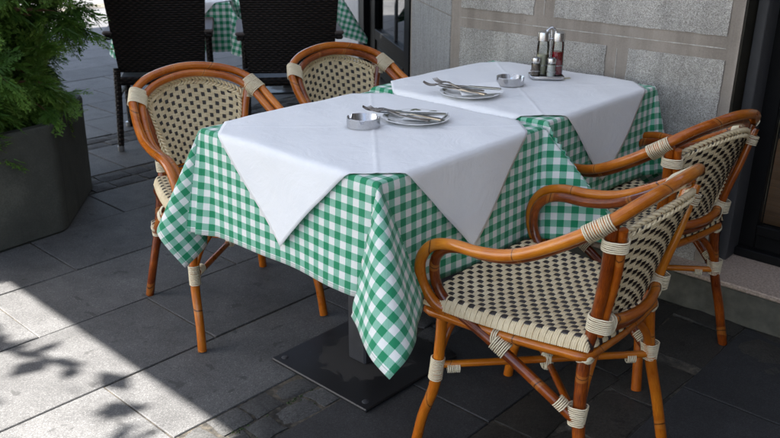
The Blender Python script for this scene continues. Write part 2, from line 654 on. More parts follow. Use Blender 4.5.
def frames(P, closed=False, up=None):
    N = len(P)
    T = np.zeros_like(P)
    if closed:
        T = np.roll(P, -1, 0) - np.roll(P, 1, 0)
    else:
        T[1:-1] = P[2:] - P[:-2]
        T[0] = P[1] - P[0]
        T[-1] = P[-1] - P[-2]
    T /= np.linalg.norm(T, axis=1)[:, None] + 1e-12
    if up is not None:
        u = np.array(up, float)
        A = np.cross(T, u)
        A /= np.linalg.norm(A, axis=1)[:, None] + 1e-12
        return T, A, np.cross(A, T)
    a = np.array([0, 0, 1.0]) if abs(T[0][2]) < .8 else np.array([1.0, 0, 0])
    A = np.zeros_like(P)
    a = a - T[0] * a.dot(T[0])
    A[0] = a / np.linalg.norm(a)
    for i in range(1, N):
        a = A[i - 1] - T[i] * A[i - 1].dot(T[i])
        A[i] = a / (np.linalg.norm(a) + 1e-12)
    return T, A, np.cross(T, A)


def tag(o, label, cat, group=None, kind=None):
    o['label'] = label
    o['category'] = cat
    if group:
        o['group'] = group
    if kind:
        o['kind'] = kind
    return o


def thing(name, loc, label, cat, group=None, rz=0):
    o = bpy.data.objects.new(name, None)
    o.empty_display_size = .05
    col.objects.link(o)
    o.location = loc
    o.rotation_euler = (0, 0, rz)
    return tag(o, label, cat, group)


def structure(o):
    o['kind'] = 'structure'
    return o


def kids(o):
    return [c for c in bpy.data.objects if c.parent is o]


def copy_tree(o, parent=None):
    c = o.copy()
    col.objects.link(c)
    c.parent = parent
    for ch in kids(o):
        copy_tree(ch, c)
    return c


# ================================================================== GROUND
gm = MB()
gm.add([(-60, -60, -.05), (60, -60, -.05), (60, 60, -.05), (-60, 60, -.05)], [(0, 1, 2, 3)])
ground = structure(gm.build('ground', M['far_ground'], smooth=False))

# sand bed that shows in the joints
jm = MB()
jm.add([(-9.6, -3.2, -.0045), (2.6, -3.2, -.0045), (2.6, 5.5, -.0045), (-9.6, 5.5, -.0045)], [(0, 1, 2, 3)])
pavement = structure(jm.build('pavement', M['joint'], smooth=False))
pavement['label'] = 'paved terrace of grey granite slabs and strips of setts'

CAMP = np.array(cam.matrix_world.translation)
RM = np.array([right, down, fwd])


def project(p):
    q = RM @ (np.array(p) - CAMP)
    if q[2] < .05:
        return (-1e4, -1e4)
    return (512 + 1068.1 * q[0] / q[2], 287.5 + 1068.1 * q[1] / q[2])


def in_view(x0, x1, y0, y1, pad=40):
    for x in np.linspace(x0, x1, 4):
        for y in np.linspace(y0, y1, 4):
            u, v = project((x, y, 0))
            if -pad < u < 1024 + pad and -pad < v < 575 + pad:
                return True
    return False


def slab_mesh(w, d, th=.04, ch=.0022, tilt=0.0):
    mb = MB()
    x, y = w / 2, d / 2
    j = [(random.uniform(-1, 1) * .0015, random.uniform(-1, 1) * .0015) for _ in range(4)]
    cs = [(-x, -y), (x, -y), (x, y), (-x, y)]
    lo = [(a + j[i][0], b + j[i][1], -th) for i, (a, b) in enumerate(cs)]
    mid = [(a + j[i][0], b + j[i][1], -ch) for i, (a, b) in enumerate(cs)]
    top = [(a - math.copysign(ch, a) + j[i][0], b - math.copysign(ch, b) + j[i][1], random.uniform(-1, 1) * .0006) for i, (a, b) in enumerate(cs)]
    fs = [(8, 9, 10, 11)]
    for i in range(4):
        k = (i + 1) % 4
        fs += [(i, k, 4 + k, 4 + i), (4 + i, 4 + k, 8 + k, 8 + i)]
    mb.add(lo + mid + top, fs)
    return mb


n_slab = 0


def add_slab(x0, x1, y0, y1, mat, name='paving_slab', gap=.0026, dz=0.0):
    global n_slab
    if not in_view(x0, x1, y0, y1) or n_slab >= 290:
        return
    n_slab += 1
    mb = slab_mesh(x1 - x0 - 2 * gap, y1 - y0 - 2 * gap)
    mb.build(name, mat, pavement, smooth=False, loc=((x0 + x1) / 2, (y0 + y1) / 2, dz + random.uniform(-.0012, .0012)))


def course(x0, x1, y_known, length, ya, yb, mat):
    y = y_known - math.ceil((y_known - ya) / length) * length
    while y < yb:
        add_slab(x0, x1, y, y + length, mat)
        y += length


course(-.812, -.45, -.312, .83, -1.0, 3.0, M['slab'])
course(-1.228, -.812, .087, .80, -1.4, 3.0, M['slab'])
course(-1.63, -1.228, -.308, .80, -1.2, 3.2, M['slab'])
course(-2.06, -1.63, .03, .80, -1.0, 3.4, M['slab'])
course(-2.39, -2.06, .49, .82, -.8, 3.6, M['slab'])
course(-3.10, -2.65, .85, .80, -.8, 3.8, M['slab'])
for i, x in enumerate(np.arange(-3.73, -9.4, -.41)):
    course(x, x + .41, .3 + .27 * (i % 3), .85, .3, 5.4, M['slab'])
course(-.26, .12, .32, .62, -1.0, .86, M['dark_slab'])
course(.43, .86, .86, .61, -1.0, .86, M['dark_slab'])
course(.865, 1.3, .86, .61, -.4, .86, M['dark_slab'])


def sett_mesh(w, d, rough=.004):
    n = 5
    g = np.zeros((n + 2, n + 2, 3))
    xs = np.concatenate([[-w / 2], np.linspace(-w / 2 + .003, w / 2 - .003, n), [w / 2]])
    ys = np.concatenate([[-d / 2], np.linspace(-d / 2 + .003, d / 2 - .003, n), [d / 2]])
    g[..., 0], g[..., 1] = xs[:, None], ys[None, :]
    e = np.minimum(np.minimum(w / 2 - abs(g[..., 0]), d / 2 - abs(g[..., 1])), .009) / .009
    g[..., 2] = -.010 * (1 - e) ** 1.6 + rng.normal(0, rough, g.shape[:2]) * e
    g[..., 0] += rng.normal(0, .0025, g.shape[:2])
    g[..., 1] += rng.normal(0, .0025, g.shape[:2])
    g[0, :, 2] = g[-1, :, 2] = g[:, 0, 2] = g[:, -1, 2] = -.045
    mb = MB()
    mb.grid(g, flip=False)
    return mb


def sett_strip(x0, x1, rows, ya, yb, ln, mat, dz=.0025, rough=.0025, nm='sett'):
    w = (x1 - x0) / rows
    k = 0
    for r in range(rows):
        y = ya + random.uniform(0, ln)
        while y < yb:
            l = ln * random.uniform(.8, 1.25)
            if in_view(x0 + r * w, x0 + (r + 1) * w, y, y + l, 10):
                mb = sett_mesh(w - .006, l - .006, rough)
                o = mb.build(nm, mat, pavement, smooth=True, angle=55, loc=(x0 + (r + .5) * w, y + l / 2, dz + random.uniform(-.003, .003)))
                o.rotation_euler = (random.uniform(-.02, .02), random.uniform(-.02, .02), random.uniform(-.05, .05))
                k += 1
            y += l
    return k


ns = sett_strip(-.45, -.26, 2, -.5, .86, .115, M['sett'], rough=.0016)
ns += sett_strip(-2.64, -2.40, 2, .3, 2.6, .14, M['sett'])
ns += sett_strip(-3.32, -3.10, 2, .7, 3.2, .15, M['sett'])
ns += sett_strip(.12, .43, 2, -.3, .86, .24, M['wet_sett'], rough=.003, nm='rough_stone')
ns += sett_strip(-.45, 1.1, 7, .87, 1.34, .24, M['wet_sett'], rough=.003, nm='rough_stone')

# moss between the front setts
mo = MB()
for k in range(150):
    x = -.355 + rng.normal(0, .006) if k % 3 else rng.uniform(-.45, -.26)
    y = rng.uniform(-.23, .10)
    if k % 3 == 0:
        y = rng.choice([-.16, -.04, .07]) + rng.normal(0, .006)
    if math.sin(y * 31) + math.sin(y * 67) < .1:
        continue
    r = rng.uniform(.003, .008)
    a = rng.uniform(0, 6)
    vs = [(x + r * math.cos(a + i * 2.1), y + r * math.sin(a + i * 2.1), -.006) for i in range(3)] + [(x, y, -.003 + r * .35)]
    mo.add(vs, [(0, 1, 3), (1, 2, 3), (2, 0, 3)])
tag(mo.build('moss', M['moss'], smooth=True), 'green moss growing in the joints between the front setts', 'moss', kind='stuff')

# ================================================================== BUILDING
WALL_H = 3.14
wall = thing('stone_wall', (-.37, 1.45, 0), 'grey granite wall pier with hammered panels and smooth bands behind the far table', 'wall')
wm = MB()
wm.prism([(-.95 + .37, 0), (.228 + .37, 0), (.228 + .37, .17), (.0, .75), (-1.17, .75), (-1.545 + .37, .42)], 0, WALL_H)
wm.build('wall_body', M['render_band'], wall, smooth=False)
# splayed side face of the pier: a finely hammered slab, 4 mm proud
dv = Vector((-.595, .425, 0)).normalized()
nv = Vector((-dv.y, dv.x, 0)) * -1
nv = Vector((-.5812, -.8137, 0))
sl = MB()


def splay_slab(s0, s1, z0, z1, t, mb):
    p0 = Vector((-.95 + .37, 0, 0)) + dv * s0
    p1 = Vector((-.95 + .37, 0, 0)) + dv * s1
    o = nv * t
    b = nv * -.01
    vs = []
    for z in (z0, z1):
        for p in (p0, p1):
            vs.append(p + b + Vector((0, 0, z)))
            vs.append(p + o + Vector((0, 0, z)))
    # 0 p0b,1 p0f,2 p1b,3 p1f, +4 top
    mb.add(vs, [(1, 5, 7, 3), (0, 1, 3, 2), (4, 6, 7, 5), (0, 4, 5, 1), (2, 3, 7, 6)])


def mat_splay():
    t = NT('streaked_granite')
    ob = t.coord('Object')
    v = t.noise(t.coord('Object', (60, 60, 4)), 1, 4)
    sp = t.n('TexVoronoi')
    sp.inputs['Scale'].default_value = 240
    t.l(ob, sp.inputs['Vector'])
    c = t.ramp(t.mix(.45, v, sp.outputs['Color']), [(.25, (.20, .195, .185)), (.5, (.31, .305, .29)), (.75, (.43, .42, .40))])
    t.color(c)
    t.set(Roughness=.8)
    t.bump(t.mix(.6, v, sp.outputs['Distance']), .5, .002)
    return t.m


M['splay'] = mat_splay()
for (z0, z1) in ((.02, .893), (.898, 1.9), (1.905, WALL_H)):
    s_ = MB()
    splay_slab(.012, .70, z0, z1, .004, s_)
    s_.build('side_slab', M['splay'], wall, smooth=False)


def panel(x0, x1, z0, z1, mat=None, t=.004, y=0.0, name='granite_panel'):
    # rough edged hammered panel standing slightly proud of the smooth band
    nx, nz = max(2, int((x1 - x0) / .025)), max(2, int((z1 - z0) / .025))
    g = np.zeros((nx + 1, nz + 1, 3))
    X = np.linspace(x0, x1, nx + 1)
    Z = np.linspace(z0, z1, nz + 1)
    g[..., 0] = X[:, None] + .37
    g[..., 2] = Z[None, :]
    g[..., 1] = y - t + rng.normal(0, .0007, g.shape[:2])
    g[0, :, 0] += rng.normal(0, .0009, nz + 1); g[-1, :, 0] += rng.normal(0, .0009, nz + 1)
    g[:, 0, 2] += rng.normal(0, .0009, nx + 1); g[:, -1, 2] += rng.normal(0, .0009, nx + 1)
    full = np.zeros((nx + 3, nz + 3, 3))
    full[1:-1, 1:-1] = g
    full[0, 1:-1] = g[0]; full[-1, 1:-1] = g[-1]
    full[:, 0] = full[:, 1]; full[:, -1] = full[:, -2]
    for s in (full[0], full[-1]):
        s[:, 1] = y + .002
    full[:, 0, 1] = y + .002; full[:, -1, 1] = y + .002
    mb = MB()
    mb.grid(full)
    return mb.build(name, mat or M['aggregate'], wall, smooth=False)


for (x0, x1, z0, z1) in [(-.903, -.238, .12, .857), (-.152, .190, .12, .857), (-.903, -.555, .935, 1.62), (-.466, .186, .935, 1.62),
                         (-.903, -.238, 1.70, 2.4), (-.152, .190, 1.70, 2.4), (-.903, -.466, 2.5, 3.4), (-.38, .186, 2.5, 3.4)]:
    panel(x0, x1, z0, z1)


def joint(x0, x1, z0, z1):
    # thin pale mortar line, ragged, 2 mm proud
    mb = MB()
    n = 60
    hor = (x1 - x0) > (z1 - z0)
    P = []
    for i in range(n + 1):
        t = i / n
        w = random.uniform(.0005, .0019)
        if hor:
            x = x0 + (x1 - x0) * t
            P.append([(x + .37, -.003, (z0 + z1) / 2 - w), (x + .37, -.003, (z0 + z1) / 2 + w)])
        else:
            z = z0 + (z1 - z0) * t
            P.append([((x0 + x1) / 2 + .37 + w, -.003, z), ((x0 + x1) / 2 + .37 - w, -.003, z)])
    mb.grid(np.array(P))
    mb.build('mortar_joint', M['white_joint'], wall, smooth=False)


joint(-.905, .188, .895, .897)
joint(-.5105, -.5095, .94, 1.62)
joint(-.1965, -.1955, .14, .852)

# ------- step in front of the building
stp = MB()
stp.box((1.2, 1.96, .062), (5.0, 1.22, .124), .006)
step = structure(stp.build('stone_step', M['riser'], smooth=False))
tr = MB()
for (xa, xb) in ((-1.29, .10), (.106, 1.30), (1.306, 2.6), (2.606, 3.69)):
    tread = MB()
    tread.box(((xa + xb) / 2, 1.648, .133), (xb - xa, .60, .018), .004)
    tread.build('tread_slab', M['step'], step, smooth=False)

# ------- glazed door on the right (recess plane y = 1.63)
door = thing('glazed_door', (.27, 1.63, .142), 'black framed glazed door standing behind the far right rattan chair', 'door')


def bx(name, x0, x1, y0, y1, z0, z1, mat, parent, bev=.003, ox=0, oy=0, oz=0):
    mb = MB()
    mb.box(((x0 + x1) / 2 - ox, (y0 + y1) / 2 - oy, (z0 + z1) / 2 - oz), (x1 - x0, y1 - y0, z1 - z0), bev)
    return mb.build(name, mat, parent, smooth=False)


O = dict(ox=.27, oy=1.63, oz=.142)
bx('jamb', .2285, .2355, 1.453, 1.72, .142, 2.6, M['olive_paint'], door, .001, **O)
bx('post', .2365, .272, 1.530, 1.638, .142, 2.6, M['grey_post'], door, **O)
bx('door_stile', .2365, .325, 1.640, 1.70, .15, 2.3, M['black_paint'], door, **O)
bx('bottom_rail', .3255, 1.10, 1.642, 1.698, .15, .255, M['black_paint'], door, **O)
bx('bottom_bead', .3255, 1.10, 1.632, 1.6415, .225, .262, M['black_paint'], door, **O)
bx('threshold', .2725, 1.2, 1.60, 1.639, .1425, .175, M['black_paint'], door, **O)
bx('door_stile', 1.1005, 1.18, 1.640, 1.70, .15, 2.3, M['black_paint'], door, **O)
bx('top_rail', .3255, 1.10, 1.642, 1.698, 2.18, 2.3, M['black_paint'], door, **O)
bx('glass_pane', .326, 1.10, 1.668, 1.674, .256, 2.18, M['door_glass'], door, 0, **O)
bx('transom', .2365, 1.18, 1.63, 1.71, 2.301, 2.6, M['black_paint'], door, **O)

# the rest of the front around it
rw = MB()
rw.box((2.7, 1.62, 1.57), (3.0, .26, 3.14), .004)
tag(rw.build('front_wall', M['render_band'], smooth=False), 'grey stone wall of the building right of the glazed door', 'wall')

sw = MB()  # out-of-view wall, added to cut the light from the right
sw.box((2.55, -.25, 1.57), (.3, 3.48, 3.14), .005)
tag(sw.build('added_shade_wall', M['added_shade_wall'], smooth=False), 'unseen dark wall added to block light from the right', 'wall')

us = MB()
us.box((-2.2, 1.76, 5.1), (15.0, .58, 3.9), .005)
us.box((-3.4, 3.4, 3.66), (4.0, 2.7, .1), .003)
tag(us.build('upper_storey', M['wall_far'], smooth=False), 'grey upper storey of the building above the awning', 'building')

# room behind the glass
room = MB()
room.box((.9, 3.6, 1.45), (5.2, .1, 3.1)); room.box((3.45, 2.7, 1.45), (.1, 1.7, 3.1)); room.box((-1.65, 3.1, 1.45), (.1, .9, 3.1))
room.box((.9, 2.2, 2.98), (5.2, .85, .06))  # ceiling stops short: opening made to let sky light brighten the floor
rm = room.build('interior_room', M['dark_room'], smooth=False)
structure(rm)
pf = MB()
pf.box((1.6, 2.62, .125), (3.6, 1.78, .02))
pfl = structure(pf.build('interior_floor', M['dark_room'], smooth=False))
for i in range(14):
    pk = MB()
    y = 1.78 + i * .125
    pk.box((1.55, y, .142), (3.4, .121, .014), .0015)
    pk.build('floor_plank', M['floor_wood'], pfl, smooth=False)

# cream painted chair just inside, its leg shows through the glass
ich = thing('cream_chair', (.30, 2.04, .149), 'cream painted wooden chair standing inside behind the door glass', 'chair')
for (sx, sy) in ((-1, -1), (1, -1), (1, 1), (-1, 1)):
    lg = MB()
    x, y = sx * .18, sy * .18
    lg.lathe([(.0, 0), (.013, 0), (.014, .03), (.017, .10), (.013, .12), (.022, .15), (.024, .17), (.014, .19), (.019, .23), (.021, .36), (.024, .43), (0, .43)], 12, (x, y, 0))
    lg.build('leg', M['cream_paint'], ich)
sm_ = MB(); sm_.box((0, 0, .45), (.44, .44, .04), .012); sm_.build('seat', M['cream_paint'], ich)
bk_ = MB()
for i in range(5):
    bk_.tube([(-.17 + i * .085, .19, .47), (-.17 + i * .085, .22, .72), (-.17 + i * .085, .25, .93)], .009, 8)
bk_.build('spindle', M['cream_paint'], ich)
tp_ = MB(); tp_.box((0, .255, .95), (.44, .03, .08), .01); tp_.build('top_rail', M['cream_paint'], ich)

# ------- shop front to the left of the pier (plane parallel to the splay)
SHO = Vector((-1.545, 1.87, 0)) - nv * .25
shop = thing('shopfront', SHO, 'black framed shopfront window beside the splayed stone pier', 'window')
ang = math.atan2(dv.y, dv.x)
shop.rotation_euler = (0, 0, ang)


def sx_(name, s0, s1, d0, d1, z0, z1, mat, bev=.004):
    # local x along the front, local y: into the building is negative of nv -> local -y for this direction
    mb = MB()
    mb.box(((s0 + s1) / 2, -(d0 + d1) / 2, (z0 + z1) / 2), (s1 - s0, abs(d1 - d0), z1 - z0), bev)
    return mb.build(name, mat, shop, smooth=False)


sx_('frame_post', .98, 1.12, -.03, .10, 0, 3.0, M['black_paint'])
sx_('stile', 1.125, 1.30, .02, .09, .05, 2.6, M['black_paint'])
sx_('bottom_panel', 1.3005, 2.38, .035, .08, .05, .32, M['black_paint'])
sx_('panel_moulding', 1.40, 2.28, .028, .0345, .10, .27, M['black_paint'])
sx_('glazing_bar', 1.3005, 2.38, .02, .09, .3205, .40, M['black_paint'])
sx_('glass_pane', 1.3005, 2.38, .052, .058, .401, 2.6, M['glass'], 0)
sx_('mullion', 1.72, 1.745, .04, .075, .401, 2.6, M['grey_post'])
sx_('stile', 2.3805, 2.60, .02, .09, .05, 2.6, M['black_paint'])
sx_('frame_post', 2.606, 2.80, -.03, .10, 0, 3.0, M['black_paint'])
sx_('frame_post', 3.02, 3.16, -.01, .10, 0, 3.0, M['black_paint'])
fw2 = MB()
fw2.box((4.6, -.06, 1.8), (3.58, .2, 3.6), .005)
o = fw2.build('front_wall', M['wall_far'], smooth=False)
o.location = SHO
o.rotation_euler = (0, 0, ang)
tag(o, 'grey plastered wall at the back beyond the shopfront window', 'wall')
rv = MB()
rv.box((.45, -.12, 1.8), (1.02, .1, 3.6), .003)
o = rv.build('recess_wall', M['render_band'], smooth=False)
o.location = SHO
o.rotation_euler = (0, 0, ang)
tag(o, 'stone return wall in the recess between the pier and the shopfront', 'wall')
br = MB()
br.box((1.9, -1.6, 1.5), (2.6, .08, 3.0)); br.box((.90, -.9, 1.5), (.06, 1.3, 3.0)); br.box((3.0, -.9, 1.5), (.06, 1.3, 3.0)); br.box((1.9, -.9, .02), (2.1, 1.35, .04)); br.box((1.9, -.9, 3.04), (2.6, 1.5, .04))
o = structure(br.build('shop_interior', M['dark_room'], smooth=False))
o.location = SHO
o.rotation_euler = (0, 0, ang)

# ================================================================== AWNING and TREE (shade casters above the frame)
ZA = 2.55
YE = -.165 + ZA * SUN.y / SUN.z
aw = thing('awning', (-2.5, 1.5, 2.9), 'wide beige canvas awning over the terrace', 'awning')
ap = MB()
x0, x1 = -9.4, 5.2
n = 40
g = np.zeros((n + 1, 13, 3))
for i in range(n + 1):
    for j in range(13):
        x = x0 + (x1 - x0) * i / n
        t = j / 12
        g[i, j] = (x + 2.5, (1.44 + (YE - 1.44) * t) - 1.5, (3.15 + (ZA - 3.15) * t) - 2.9 - .03 * math.sin(t * PI))
ap.grid(g)
ap.build('canvas', M['awning'], aw)
fb = MB(); fb.box((0, YE - 1.5, ZA - 2.9), (0, 0, 0))
fb = MB(); fb.box((x0 / 2 + x1 / 2 + 2.5, YE - 1.5 + .02, ZA - 2.9 - .02), (x1 - x0, .05, .06), .01)
fb.build('front_bar', M['iron'], aw)

# unseen square sunshade, added only to shade the slabs at the right
pz = 2.45
pcx, pcy = Vector((1.18, -1.50, 0)).xy + (SUN.xy / SUN.z) * pz
par = thing('added_sunshade', (pcx, pcy, 0), 'large square beige sunshade, unseen, added to shade the slabs at the right', 'added_sunshade')
b = MB(); b.tube([(0, 0, .06), (0, 0, 1.4), (0, 0, 2.85)], .026, 12); b.build('pole', M['iron'], par)
b = MB(); b.box((0, 0, .03), (.55, .55, .06), .01); b.build('base', M['iron'], par, smooth=False)
b = MB()
hs = 1.5
cs_ = [(-hs, -hs), (hs, -hs), (hs, hs), (-hs, hs)]
for i in range(4):
    (xa, ya), (xb, yb) = cs_[i], cs_[(i + 1) % 4]
    g = np.zeros((9, 9, 3))
    for u in range(9):
        for v in range(9):
            t = u / 8; w_ = v / 8
            g[u, v] = ((xa + (xb - xa) * w_) * t, (ya + (yb - ya) * w_) * t, 2.8 - .38 * t - .05 * math.sin(PI * t) - .04 * t * math.sin(PI * w_))
    b.grid(g)
b.build('canopy', M['awning'], par)
for i in range(4):
    b = MB(); b.tube([(0, 0, 2.76), (cs_[i][0] * .98, cs_[i][1] * .98, 2.40)], .008, 6, smooth=False); b.build('rib', M['iron'], par)

# ================================================================== RATTAN CHAIR
def mirror(pts):
    return [(x, -y, z) for x, y, z in pts]


def coil(mb, c, axis, a, b=None, n1=None, loops=8, pitch=.0048, r=.0019, taper=None, jit=.0006, seg=14):
    """cane wrapped round a pole (or two side by side): stacked rings of cane"""
    c = np.array(c, float)
    ax = np.array(axis, float); ax /= np.linalg.norm(ax)
    if n1 is None:
        n1 = np.array([0, 0, 1.0]) if abs(ax[2]) < .8 else np.array([1.0, 0, 0])
    n1 = np.array(n1, float)
    n1 = n1 - ax * n1.dot(ax); n1 /= np.linalg.norm(n1)
    n2 = np.cross(ax, n1)
    b = a if b is None else b
    for i in range(loops):
        t = (i - (loops - 1) / 2)
        sc = 1.0 if taper is None else 1 + taper * t / loops
        tilt = random.uniform(-.03, .03)
        p = []
        for k in range(seg):
            th = 2 * PI * k / seg
            e = .75 if a != b else 1.0
            ct, st = math.cos(th), math.sin(th)
            ct = math.copysign(abs(ct) ** e, ct); st = math.copysign(abs(st) ** e, st)
            p.append(c + ax * (t * pitch + tilt * a * ct + random.uniform(-jit, jit) * .5) + sc * (a * ct * n1 + b * st * n2))
        mb.tube(p, r, 5, closed=True, n=1, smooth=False)


def lerp(a, b, t):
    return tuple(a[i] + (b[i] - a[i]) * t for i in range(3))


SEAT_Z = .416
FL = [(.238, .222, 0), (.222, .217, .09), (.190, .210, .20), (.183, .203, .33), (.182, .200, .425)]
RL = [(-.245, .226, 0), (-.222, .207, .13), (-.196, .187, .26), (-.186, .168, .40), (-.195, .153, .49), (-.216, .172, .62), (-.230, .199, .735)]
RLI = [(-.204, .147, .455), (-.214, .143, .52), (-.235, .161, .62), (-.249, .190, .728)]
OUT = [(.140, .222, .420), (.180, .236, .440), (.211, .246, .488), (.214, .250, .545), (.182, .253, .592), (.124, .255, .612), (.045, .256, .616), (-.04, .255, .634), (-.135, .242, .682), (-.222, .213, .741), (-.268, .133, .782), (-.288, 0, .800)]
INN = [(-.190, .196, .258), (-.10, .214, .322), (0, .226, .382), (.09, .226, .420), (.152, .219, .440), (.186, .223, .484), (.190, .226, .543), (.163, .2285, .581), (.114, .230, .598), (.045, .231, .600), (-.035, .230, .617), (-.123, .218, .663), (-.206, .190, .720), (-.250, .118, .760), (-.268, 0, .778)]


def sqmap(s, t):
    """square -> rounded trapezoid of the seat; s: back(-1)..front(1), t: right..left"""
    c = .26
    x = s * math.sqrt(1 - c * t * t / 2)
    y = t * math.sqrt(1 - c * s * s / 2)
    hw = .207 + .026 * s
    return (.008 + x * .214, y * hw * 1.06)


EDGE = .88


def seat_pt(s, t, dz=0.0):
    def roll(q):
        a = abs(q)
        if a < EDGE:
            return q, 0.0
        ph = (a - EDGE) / (1 - EDGE) * PI / 2
        return math.copysign(EDGE + (1 - EDGE) * math.sin(ph) * .72, q), 1 - math.cos(ph)
    s2, ds = roll(s)
    t2, dt = roll(t)
    k = 1 / .944
    x, y = sqmap(s2 * k, t2 * k)
    d = min(1.0, math.hypot(ds, dt))
    z = .455 - .028 * d - .013 * (1 - s * s) * (1 - t * t)
    # outward offset
    nx = (1 if s > 0 else -1) * ds
    ny = (1 if t > 0 else -1) * dt
    return (x + nx * dz, y + ny * dz, z + dz * (1 - d))


def band(mb, f, lo, hi, width, cells, over, amp, lift, strands=3, sub=4, ends=(0, 0)):
    """one woven band: f(u, v, dz) maps band coordinates (u along, v across) to space;
    over[k] = +1/-1 at crossing k"""
    nu = cells * sub + 1
    us = np.linspace(lo, hi, nu)
    prof = []
    for k in range(strands):
        for q in (-.5, -.26, .26, .5):
            if k > 0 and q == -.5:
                continue
            prof.append(((k + .5 + q) / strands - .5, -.7 if abs(q) == .5 else 1))
    P = np.zeros((nu, len(prof), 3))
    for i, u in enumerate(us):
        x = i / sub - .5                 # crossing index
        k0 = int(math.floor(x)); fr = x - k0
        a0 = over(k0); a1 = over(k0 + 1)
        w = a0 + (a1 - a0) * (.5 - .5 * math.cos(PI * fr))
        for j, (v, h) in enumerate(prof):
            P[i, j] = f(u, v * width, w * amp + lift + h * .0019)
    mb.grid(P)


def make_chair():
    root = thing('rattan_armchair', (0, 0, 0), 'x', 'chair', 'rattan armchairs around the two set tables')
    rat = M['rattan']
    # arms and crest: two parallel canes
    a = MB(); a.tube(OUT + mirror(OUT)[::-1][1:], .0138, 12, n=5); a.build('outer_rail', rat, root, angle=60)
    a = MB(); a.tube(INN + mirror(INN)[::-1][1:], .0128, 12, n=5); a.build('inner_rail', rat, root, angle=60)
    for s in (1, -1):
        f = (lambda p: p) if s > 0 else mirror
        a = MB(); a.tube(f(FL), [.0145, .0138, .0148, .0138, .0138], 12, n=5); a.build('leg', rat, root, angle=60)
        a = MB(); a.tube(f(RL), [.0148, .0142, .0150, .0148, .0142, .0138, .0135], 12, n=5); a.build('leg', rat, root, angle=60)
        a = MB(); a.tube(f(RLI), .0105, 10, n=4); a.build('back_upright', rat, root, angle=60)
    # bottom rail of the back, double
    a = MB()
    a.tube([(-.198, .148, .488), (-.224, .085, .480), (-.236, 0, .477), (-.224, -.085, .480), (-.198, -.148, .488)], .0125, 10)
    a.build('back_rail', rat, root, angle=60)
    a = MB()
    a.tube([(-.186, .142, .464), (-.212, .080, .456), (-.222, 0, .453), (-.212, -.080, .456), (-.186, -.142, .464)], .0115, 10)
    a.build('back_rail', rat, root, angle=60)
    # seat ring
    ring = []
    for s, t in [(1, q) for q in np.linspace(-1, 1, 9)[:-1]] + [(q, 1) for q in np.linspace(1, -1, 9)[:-1]] + [(-1, q) for q in np.linspace(1, -1, 9)[:-1]] + [(q, -1) for q in np.linspace(-1, 1, 9)[:-1]]:
        x, y = sqmap(s * .985, t * .985)
        ring.append((x, y, SEAT_Z - .006))
    a = MB(); a.tube(ring, .0128, 10, closed=True, n=3); a.build('seat_ring', rat, root, angle=60)
    # crossed stretchers and hoops
    zf, zr = .243, .250
    for s in (1, -1):
        p, q = (.187, s * .207, zf + s * .009), (-.200, -s * .189, zr + s * .009)
        a = MB(); a.tube([p, lerp(p, q, .5), q], .0095, 10); a.build('stretcher', rat, root, angle=60)
    a = MB(); a.tube([(.188, .206, .262), (.184, .17, .335), (.178, .10, .392), (.176, 0, .404), (.178, -.10, .392), (.184, -.17, .335), (.188, -.206, .262)], .0102, 10); a.build('hoop', rat, root, angle=60)
    a = MB(); a.tube([(-.196, .185, .275), (-.188, .15, .340), (-.178, .085, .392), (-.176, 0, .404), (-.178, -.085, .392), (-.188, -.15, .340), (-.196, -.185, .275)], .0102, 10); a.build('hoop', rat, root, angle=60)

    # ---- seat weave
    cr, dk = MB(), MB()
    NW, NF = 21, 30                      # dark warps run front to back, cream wefts side to side
    wp, fp = 1.87 / NW, 2 / NF
    def wu(u):                           # the outermost cells are the long rolled sides
        c = (u + 1) / 2 * (NW + 2)
        if c < 1:
            return -1 + .065 * c
        if c > NW + 1:
            return .935 + .065 * (c - NW - 1)
        return -.935 + (c - 1) * wp
    for k in range(NF):
        s0 = -1 + (k + .5) * fp
        band(cr, lambda u, v, dz: seat_pt(s0 + v, wu(u), dz), -1, 1, fp * .95, NW + 2, lambda j: 1 if (j - 1 + k) % 2 or j < 1 or j > NW else -1, .0017, .0014, strands=3)
    for j in range(NW):
        t0 = -.935 + (j + .5) * wp
        band(dk, lambda u, v, dz: seat_pt(u, t0 + v, dz), -1, 1, wp * .58, NF, lambda k: -1 if (j + k) % 2 else 1, .0017, .0014)
    cw = cr.build('seat_weft', M['cream'], root, angle=None, kind='stuff')
    dw = dk.build('seat_warp', M['dark_cane'], root, angle=None, kind='stuff')

    # ---- back panel weave
    def back_pt(u, v, dz=0.0):
        """u -1..1 across, v 0..1 up; +dz towards the sitter"""
        hw = .120 + .064 * v
        if v > .72:
            hw *= 1 - .11 * ((v - .72) / .28) ** 2
        y = u * hw
        z = .482 + v * (.222 + .046 * (1 - u * u))
        xe = -.190 - .036 * v - .014 * v * v
        bow = .026 + .030 * v
        x = xe - bow * (1 - u * u)
        return (x + dz, y, z)
    cr, dk = MB(), MB()
    NU, NV = 15, 19
    for k in range(NV):
        v0 = (k + .5) / NV
        band(cr, lambda u, w, dz: back_pt(u, v0 + w, dz), -1, 1, 1.06 / NV, NU, lambda j: 1 if (j + k) % 2 else -1, .0017, 0)
    for j in range(NU):
        u0 = -1 + (j + .5) * 2 / NU
        band(dk, lambda u, w, dz: back_pt(u0 + w, u, dz), 0, 1, 2 / NU * .55, NV, lambda k: -1 if (j + k) % 2 else 1, .0017, 0)
    cr.build('back_weft', M['cream'], root, angle=None, kind='stuff')
    dk.build('back_warp', M['dark_cane'], root, angle=None, kind='stuff')
    # braided border
    path = [back_pt(-1, v) for v in np.linspace(0, .97, 9)] + [back_pt(u, 1) for u in np.linspace(-.9, .9, 9)] + [back_pt(1, v) for v in np.linspace(.97, 0, 9)]
    P = resample(path, 10)
    T, A, B = frames(P)
    L = np.concatenate([[0], np.cumsum(np.linalg.norm(np.diff(P, axis=0), axis=1))])
